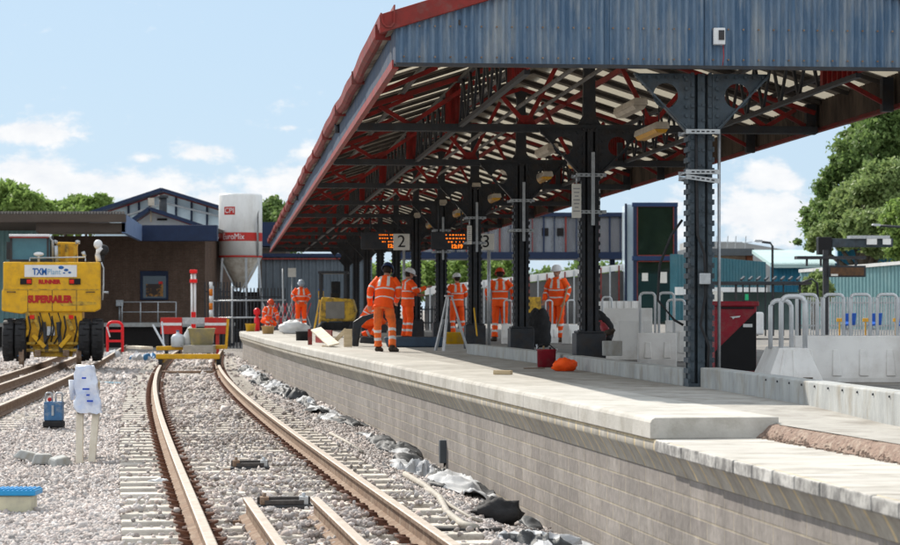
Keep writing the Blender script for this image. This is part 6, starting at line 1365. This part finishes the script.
for (x0,x1,y0,y1) in ((637,637.8,206,256),(673.2,674,206,256),(637,674,206,206.8),(637,674,255,256),(637,674,261,261.8),(637,637.8,261,336),(673.2,674,261,336)): mb = MB(); slabpx(mb, x0,x1,y0,y1,YT2-.03,.05); mb.build('red_bead', M_redtrim, lt_, world=True)
mb = MB(); slabpx(mb, 626, 633, 204.5, 340, YT2+1.2, 2.5); mb.build('side_glazing', M_pale, lt_, world=True); mb = MB(); slabpx(mb, 625, 627, 203.5, 340, YT2+1.1, .2); mb.build('corner_post', M_navy, lt_, world=True)
for (x0,x1,y0,y1) in ((642,648,273,281),(660,667,272,283)): mb = MB(); slabpx(mb, x0,x1,y0,y1,YT2-.02,.04); mb.build('notice', M_sign, lt_, world=True)
# ramps, walls and fences seen between the columns
o = thing('white_ramp_roof', 'white sloping ramp parapet seen between the third and second columns', 'ramp', tuple(P(535,330,115))); mb = MB(); mb.prism([P(425,287,115),P(640,262,115),P(640,268,115),P(425,295,115)], (0,0,0), (0,.3,0)); mb.build('parapet', M_silo, o, world=True)
mb = MB(); mb.prism([P(425,296,115.1),P(640,269,115.1),P(640,334,115.1),P(425,334,115.1)], (0,0,0), (0,.3,0)); mb.build('ramp_wall', mat('grey_render', (.16,.155,.15), (.1,.1,.1), 1, .9), o, world=True)
for x in range(430, 640, 9): mb = MB(); mb.bar(P(x,288-(x-425)*.116,114.9), P(x,332,114.9), .07, .07); mb.build('baluster', M_redtrim if x % 2 else M_galv, o, world=True)
palisade('dark fence with yellow-green bars beyond the crouching workers', 412, 475, 306, 88, ZP, M_steel_dark, step=3.2)
o = thing('yellow_hoarding', 'yellow site panel seen between the third column and the right worker', 'panel', at(532, 70)); mb = MB(); slabpx(mb, 524,541,297,330,70,.15); mb.build('panel', M_dirtyyellow, o, world=True)
o = thing('site_hoarding', 'pale grey ribbed panels standing behind the second column', 'panels', at(612, 48)); ribbed('panel', M_bar, o, bar_at(590,48)[0], 48, bar_at(640,48)[0], 48.2, ZP, P(0,301,48).z, .16, .03)
# ------------------------------------------------------------------ right-hand background
o = thing('teal_clad_wall', 'dark teal ribbed wall just right of the nearest column', 'building', tuple(P(727,320,92))); ribbed('cladding', M_teal, o, P(676,0,88).x, 88, P(765,0,96).x, 96, ZP, P(0,254,88).z, .32, .05, P(0,262,96).z)
mb = MB(); mb.bar(P(676,291,87.8), P(766,291,95.8), .1, .3); mb.build('base_rail', M_silo, o, world=True)
o = thing('flat_roofed_building', 'tan and brown building with a dark flat roof behind the teal wall', 'building', tuple(P(725,325,135))); mb = MB(); slabpx(mb, 690,748,256,330,135,8); mb.build('tan_wall', mat('tan_render', (.48,.36,.27), None, 2, .8), o, world=True)
mb = MB(); slabpx(mb, 688,754,248.5,255.5,134,10); mb.build('flat_roof', mat('slate_grey_roof', (.11,.125,.14), None, 2, .7), o, world=True); mb = MB(); slabpx(mb, 747,753,255.6,276,134.3,4); mb.build('timber_panel', mat('red_brown_timber', (.20,.07,.035), None, 3, .8), o, world=True)
o = thing('light_roof', 'pale teal sheeted roof and blue shed wall behind the shelter', 'building', tuple(P(790,320,120)))
mb = MB(); mb.prism([P(752,250,132),P(835,250,132),P(835,264,119.4),P(772,264,119.4)], (0,0,0), (0,0,-.2)); mb.build('roof_slope', mat('pale_teal_roof', (.42,.56,.56), (.36,.5,.5), 1, .5), o, world=True)
ribbed('shed_wall', M_tealB, o, P(771,0,120).x, 120, P(840,0,120).x, 120, ZP, P(0,263,120).z, .4, .05)
o = thing('spiked_fence', 'pale security fencing above the flat roofed building', 'fence', tuple(P(735,250,150))); mb = MB(); slabpx(mb, 688,775,249,251,150,.3); mb.build('base', M_galv, o, world=True)
for x in (697,705,716,727,735,745): mb = MB(); mb.bar(P(x,250,150), P(x+1,236,150), .05, .05); mb.bar(P(x,243,150), P(x+7,242,150), .04, .04); mb.build('mast', M_galv, o, world=True)
o = thing('grey_mound_roof', 'distant pale grey low-pitched roof behind the fence', 'building', tuple(P(735,290,220))); mb = MB(); mb.prism([P(690,241,220),P(740,242,220),P(792,251,220),P(792,300,220),P(690,300,220)], (0,0,0), (0,10,0)); mb.build('roof', mat('distant_grey_roof', (.32,.33,.33), None, .5, .8), o, world=True)
o = thing('blue_shed', 'bright blue-teal shed at the right edge behind the sign gantry', 'building', tuple(P(870,320,108))); ribbed('wall', M_tealB, o, P(838,0,108).x, 108, P(960,0,108).x, 108, ZP, P(0,249,108).z, .4, .05)
o = thing('light_teal_wall', 'light teal ribbed screen wall at right behind the barriers', 'wall', tuple(P(855,320,84))); ribbed('screen', M_tealL, o, P(800,0,88).x, 88, P(950,0,78).x, 78, ZP, P(0,271,88).z, .25, .04, P(0,259,78).z)
mb = MB(); mb.bar(P(800,271,87.9), P(950,259,77.9), .12, .12); mb.build('coping', M_silo, o, world=True)
palisade('grey palisade fence behind the blue seats', 795, 960, 297, 66, ZP, M_galv, step=2.6, w=.04)
# platform sign gantry
YQ = 62.0; o = thing('sign_gantry', 'dark post with cross arm, black box and a brown destination board', 'signal gantry', tuple(P(826, 332, YQ)))
mb = MB(); slabpx(mb, 823.5,828.5,250,335,YQ,.16); mb.build('post', M_steel_dark, o, world=True); mb = MB(); slabpx(mb, 797,866,256,259,YQ-.05,.5); mb.build('cross_arm', M_steel_dark, o, world=True)
for x in (806, 820, 837, 855): mb = MB(); slabpx(mb, x,x+2,259,266,YQ,.06); mb.build('hanger', M_steel_dark, o, world=True)
fr = MB(); slabpx(fr, 828.5,866,265.5,277,YQ-.1,.25); f_ = fr.build('destination_board', M_steel_dark, o, world=True, bevel=.02); mb = MB(); slabpx(mb, 830.5,864,267.5,275.5,YQ-.12,.015); f2 = mb.build('screen', mat('unlit_amber_screen', (.13,.065,.03), (.07,.04,.025), 9, .4), f_)
for v in f2.data.vertices: v.co -= o.location
mb = MB(); slabpx(mb, 831,838,274,276,YQ-.13,.01); mb.build('maker_plate', M_sign, o, world=True)
o = thing('train_loading_gauge', 'dark overhead cabinet and boom with white panels above the blue shed', 'gantry', tuple(P(855, 300, 78))); mb = MB(); slabpx(mb, 818.5,832,237,254.5,78,.5); mb.build('black_cabinet', M_ink, o, world=True, bevel=.02)
mb = MB(); slabpx(mb, 832,893,238.5,247,78.1,.4); mb.build('boom', M_steel_blue, o, world=True, bevel=.02); mb = MB(); slabpx(mb, 850,890,235.5,238.6,78.0,.6); mb.build('top_tray', M_galv, o, world=True)
for (x0,x1) in ((867,877),(883,891)): mb = MB(); slabpx(mb, x0,x1,238.8,244.5,77.95,.1); mb.build('white_panel', M_silo, o, world=True)
mb = MB(); slabpx(mb, 826,829,254,335,78.2,.2); mb.build('post', M_steel_dark, o, world=True)
# street lamps
def lamp(label, x, yt, yb, Y, xh):
    o = thing('street_lamp', label, 'street lamp', tuple(P(x, yb, Y)), 0, 'street lamps behind the station'); mb = MB(); mb.tube([P(x,yb,Y), P(x,yt+3,Y), P(x-2 if xh < x else x+2,yt,Y), P(xh,yt-1.2,Y)], .045, 8); mb.build('column', M_steel_dark, o, world=True)
    mb = MB(); s = -1 if xh < x else 1; mb.prism([P(xh,yt-3,Y)+Vector((0,-.12,0)), P(xh+s*7,yt-3.2,Y)+Vector((0,-.12,0)), P(xh+s*8,yt-1.8,Y)+Vector((0,-.12,0)), P(xh+s*4,yt-.8,Y)+Vector((0,-.12,0)), P(xh,yt-1,Y)+Vector((0,-.12,0))], (0,0,0), (0,.24,0)); mb.build('lantern', M_galv, o, world=True)
lamp('dark street lamp with arm to the left above the shelter', 772.5, 243, 332, 85, 762); lamp('street lamp whose head shows against the large tree at right', 905, 227, 332, 85, 880)
# passenger shelter
YR = 58.0; o = thing('passenger_shelter', 'dark framed glass passenger shelter with slatted canopy edge behind the red cabinet', 'shelter', tuple(P(760, 336, YR)))
for x in (703,735,742.5,749,757,765,772,783,799): mb = MB(); slabpx(mb, x,x+(2.2 if x in (735,772,799) else 1.2),284,336,YR,.06); mb.build('post', M_steel_dark, o, world=True)
mb = MB(); slabpx(mb, 700,812,281.5,284.5,YR-.1,2.0); mb.build('roof', M_steel_dark, o, world=True)
for i in range(8): mb = MB(); mb.bar(P(741+i*8,280,YR-.1), P(744+i*8,277,YR+1.9), .05, .05); mb.build('roof_slat', M_steel_dark, o, world=True)
mb = MB(); mb.tube([P(800,283,YR),P(812,279,YR),P(817,283,YR),P(818,300,YR)], .03, 6); mb.build('bent_rail', M_steel_dark, o, world=True)
mb = MB(); slabpx(mb, 713,723,291,302,YR-.1,.03); mb.build('notice', M_sign, o, world=True); mb = MB(); slabpx(mb, 745,748.5,294,300,YR-.1,.03); mb.build('green_sign', mat('green_sign', (.03,.45,.2), None, 5, .4), o, world=True)
mb = MB(); slabpx(mb, 704,798,292,330,YR+1.6,.03); mb.build('back_panel', mat('shelter_back_glass', (.16,.22,.23), (.10,.15,.14), .8, .15), o, world=True)
mb = MB(); slabpx(mb, 752,764,312,335,YR-.6,.4); mb.build('bin', M_white, o, world=True, bevel=.05)
# blue seats with amber edges
for i, x in enumerate((848.5, 874.5, 905)):
    Yq = 50; o = thing('waiting_chair', 'blue seat %s on a metal stand behind the barrier hoops' % ('nearest the gantry post' if i == 0 else ('second from the gantry post' if i == 1 else 'at the edge of the frame')), 'seat', tuple(P(x,334,Yq)), 0, 'blue platform seats')
    mb = MB(); mb.prism([P(x-6,326,Yq),P(x+7,325,Yq),P(x+8,313,Yq),P(x-4,313.5,Yq)], (0,0,0), (0,.05,0)); mb.build('backrest', mat('seat_blue', (.02,.10,.42), None, 5, .4), o, world=True, bevel=.01)
    mb = MB(); mb.prism([P(x-6,326,Yq-.4),P(x+3,325.5,Yq-.4),P(x+4,323,Yq),P(x-4,323,Yq)], (0,0,0), (0,0,.04)); mb.build('seat', MATS['seat_blue'], o, world=True)
    mb = MB(); mb.tube([P(x-3,343.5,Yq-.2),P(x-3,325,Yq-.2)], .02, 6); mb.tube([P(x+2,343.5,Yq-.2),P(x+2,325,Yq-.2)], .02, 6); mb.tube([P(x-3,329,Yq-.2),P(x+2,329,Yq-.2)], .02, 6); mb.build('stand', M_galv, o, world=True)
    mb = MB(); mb.box(P(x-9,320,Yq), (.13,.05,.08)); mb.tube([P(x-9,322,Yq),P(x-9,343.5,Yq)], .02, 6); mb.build('amber_armrest', MATS['amber_diffuser'], o, world=True, bevel=.01)

# ------------------------------------------------------------------ trees
def leafmat(name, c1, c2):
    m = bpy.data.materials.new(name); m.use_nodes = True; t = m.node_tree; b = t.nodes['Principled BSDF']; b.inputs['Roughness'].default_value = .6; b.inputs['Specular IOR Level'].default_value = .3
    a = t.nodes.new('ShaderNodeAttribute'); a.attribute_name = 'tone'; mx = t.nodes.new('ShaderNodeMix'); mx.data_type = 'RGBA'; mx.inputs['A'].default_value = (*c1,1); mx.inputs['B'].default_value = (*c2,1)
    t.links.new(a.outputs['Fac'], mx.inputs['Factor']); t.links.new(mx.outputs['Result'], b.inputs['Base Color'])
    tr = t.nodes.new('ShaderNodeBsdfTranslucent'); t.links.new(mx.outputs['Result'], tr.inputs['Color']); ms = t.nodes.new('ShaderNodeMixShader'); ms.inputs[0].default_value = .42
    t.links.new(b.outputs[0], ms.inputs[1]); t.links.new(tr.outputs[0], ms.inputs[2]); t.links.new(ms.outputs[0], t.nodes['Material Output'].inputs['Surface']); return m
LF1 = leafmat('dark_green_leaves', (.10,.175,.05), (.20,.285,.09)); LF2 = leafmat('light_green_leaves', (.15,.23,.075), (.27,.34,.13)); LF3 = leafmat('fresh_green_leaves', (.16,.26,.06), (.26,.36,.10))
M_bark = mat('bark', (.10,.08,.06), (.06,.05,.04), 5, .9, bump=.4)
def tree(label, base, blobs, nleaf, leaf, m, group='trees behind the station'):
    """blobs: (x, y, z, rx, ry, rz) world ellipsoids; leaves fill clumps on their shells"""
    o = thing('broadleaf_tree', label, 'tree', base, 0, group); b0 = Vector(base); V = []; T = []
    vol = [b[3]*b[5] for b in blobs]; tot = sum(vol)
    for b_, vl in zip(blobs, vol):
        k = max(10, int(420*vl/tot)); dirs = rng.normal(size=(k,3)); dirs /= np.linalg.norm(dirs, axis=1)[:,None]; rad = rng.uniform(.25, 1.08, (k,1))**.8; cc = np.array(b_[:3])+dirs*rad*np.array(b_[3:])
        per = int(nleaf*vl/tot/k*1.2); cs_ = min(b_[3:])*.24
        for c in cc:
            q = rng.normal(size=(per,3)); p = c+q*cs_*rng.uniform(.45,.95)*np.array([1.1,1.1,.75]); V.append(p); T.append(np.clip(rng.uniform(0,.35)+rng.uniform(0,.65,per),0,1))
    pts = np.concatenate(V); T = np.concatenate(T); k = len(pts); a = rng.normal(size=(k,3)); a /= np.linalg.norm(a,axis=1)[:,None]; b2 = np.cross(a, rng.normal(size=(k,3))); b2 /= np.linalg.norm(b2,axis=1)[:,None]
    s = leaf*rng.uniform(.6,1.3,(k,1)); quad = np.stack([pts-a*s, pts+b2*s*.55, pts+a*s, pts-b2*s*.55],1)-np.array(b0)
    me = bpy.data.meshes.new('crown'); me.vertices.add(k*4); me.vertices.foreach_set('co', quad.reshape(-1).astype(np.float32)); me.loops.add(k*4); me.loops.foreach_set('vertex_index', np.arange(k*4, dtype=np.int32)); me.polygons.add(k); me.polygons.foreach_set('loop_start', np.arange(k, dtype=np.int32)*4)
    ta = me.attributes.new('tone','FLOAT','POINT'); ta.data.foreach_set('value', np.repeat(T,4).astype(np.float32)); me.update(); me.validate(); me.materials.append(m); c_ = bpy.data.objects.new('crown', me); COL.objects.link(c_); c_.parent = o
    mb = MB(); cx = np.mean([b[0] for b in blobs]); top = max(b[2] for b in blobs); r0 = .05*(top-base[2])+.08
    mb.tube([Vector(base), Vector((base[0]*.6+cx*.4, base[1], base[2]+(top-base[2])*.45)), Vector((cx, base[1], top))], r0, 10, radii=[r0, r0*.7, r0*.2])
    for b_ in blobs[:8]: mb.tube([Vector((base[0], base[1], base[2]+(top-base[2])*.35)), Vector(b_[:3])], .1, 6, radii=[r0*.4, r0*.12])
    mb.build('trunk', M_bark, o, world=True); return o
def blobs_px(lst, Y, dy=.8):
    out = []
    for (x, y, rx, ry) in lst: c = P(x, y, Y+rng.uniform(-1,1)*dy*3); s = Y/F; out.append((c.x, c.y, c.z, rx*s, max(rx,ry)*s*.9, ry*s))
    return out
YTR = 120.0
tree('tall dark green tree filling the upper right corner', tuple(P(905,330,YTR)), blobs_px([(900,120,48,38),(905,140,45,45),(870,150,30,28),(850,185,28,28),(920,180,45,45),(826,222,18,20),(828,187,16,18),(820,214,18,20),(812,236,16,12),(858,142,16,18),(872,112,24,16),(850,165,18,18),(838,200,24,22),(885,215,45,35),(880,118,22,18),(845,215,25,22),(930,230,50,50),(842,170,12,14),(862,132,12,12)], YTR), 95000, .13, LF1)
tree('paler olive green tree in front of the dark one at right', tuple(P(865,330,105)), blobs_px([(862,205,28,28),(885,192,26,26),(905,200,25,35),(850,228,26,22),(880,232,32,26),(832,236,22,16),(815,243,12,9)], 105), 60000, .12, LF2)
tree('bright green tree low at the right edge', tuple(P(905,330,98)), blobs_px([(903,222,18,22),(910,245,22,20)], 98), 9000, .12, LF3)
tree('bright green treetops behind the roof at far left', tuple(P(5,330,160)), blobs_px([(5,200,20,16),(25,202,18,14),(-15,205,20,18),(42,207,13,11),(10,225,30,18)], 160), 34000, .19, LF3)
tree('bright green treetops left of the gabled hall', tuple(P(80,330,170)), blobs_px([(58,210,12,9),(78,207,14,11),(97,204,13,9),(88,220,24,12),(62,222,20,12)], 170), 26000, .19, LF3)
tree('dark green tree between the silo and the canopy', tuple(P(277,330,150)), blobs_px([(272,212,12,13),(284,218,14,16),(262,218,10,14),(278,240,22,18)], 150), 12000, .16, LF1)
tree('green tree seen low between the columns under the footbridge', tuple(P(460,335,150)), blobs_px([(440,275,22,18),(470,272,24,18),(500,272,24,16),(415,280,20,18)], 150), 14000, .17, LF3)
tree('green tree behind the departure boards', tuple(P(385,335,140)), blobs_px([(385,285,22,24),(360,285,20,20),(405,285,16,22)], 140), 9000, .17, LF3)
tree('distant trees seen through the lift tower side', tuple(P(560,335,170)), blobs_px([(545,285,28,16),(590,280,26,18),(625,282,22,18)], 170), 9000, .18, LF1)
tree('large tree mirrored in the glass of the lift tower', (24, -60, 0), [(24,-60,9,11,8,8),(32,-62,13,9,7,8),(16,-61,12,9,7,8),(26,-60,17,9,7,7)], 22000, .32, LF1)
o = tree('small leafy shrub growing by the gantry post', tuple(P(815,330,80)), blobs_px([(816,282,9,10),(822,292,10,12),(808,288,7,9)], 80, .2), 3500, .09, LF2)
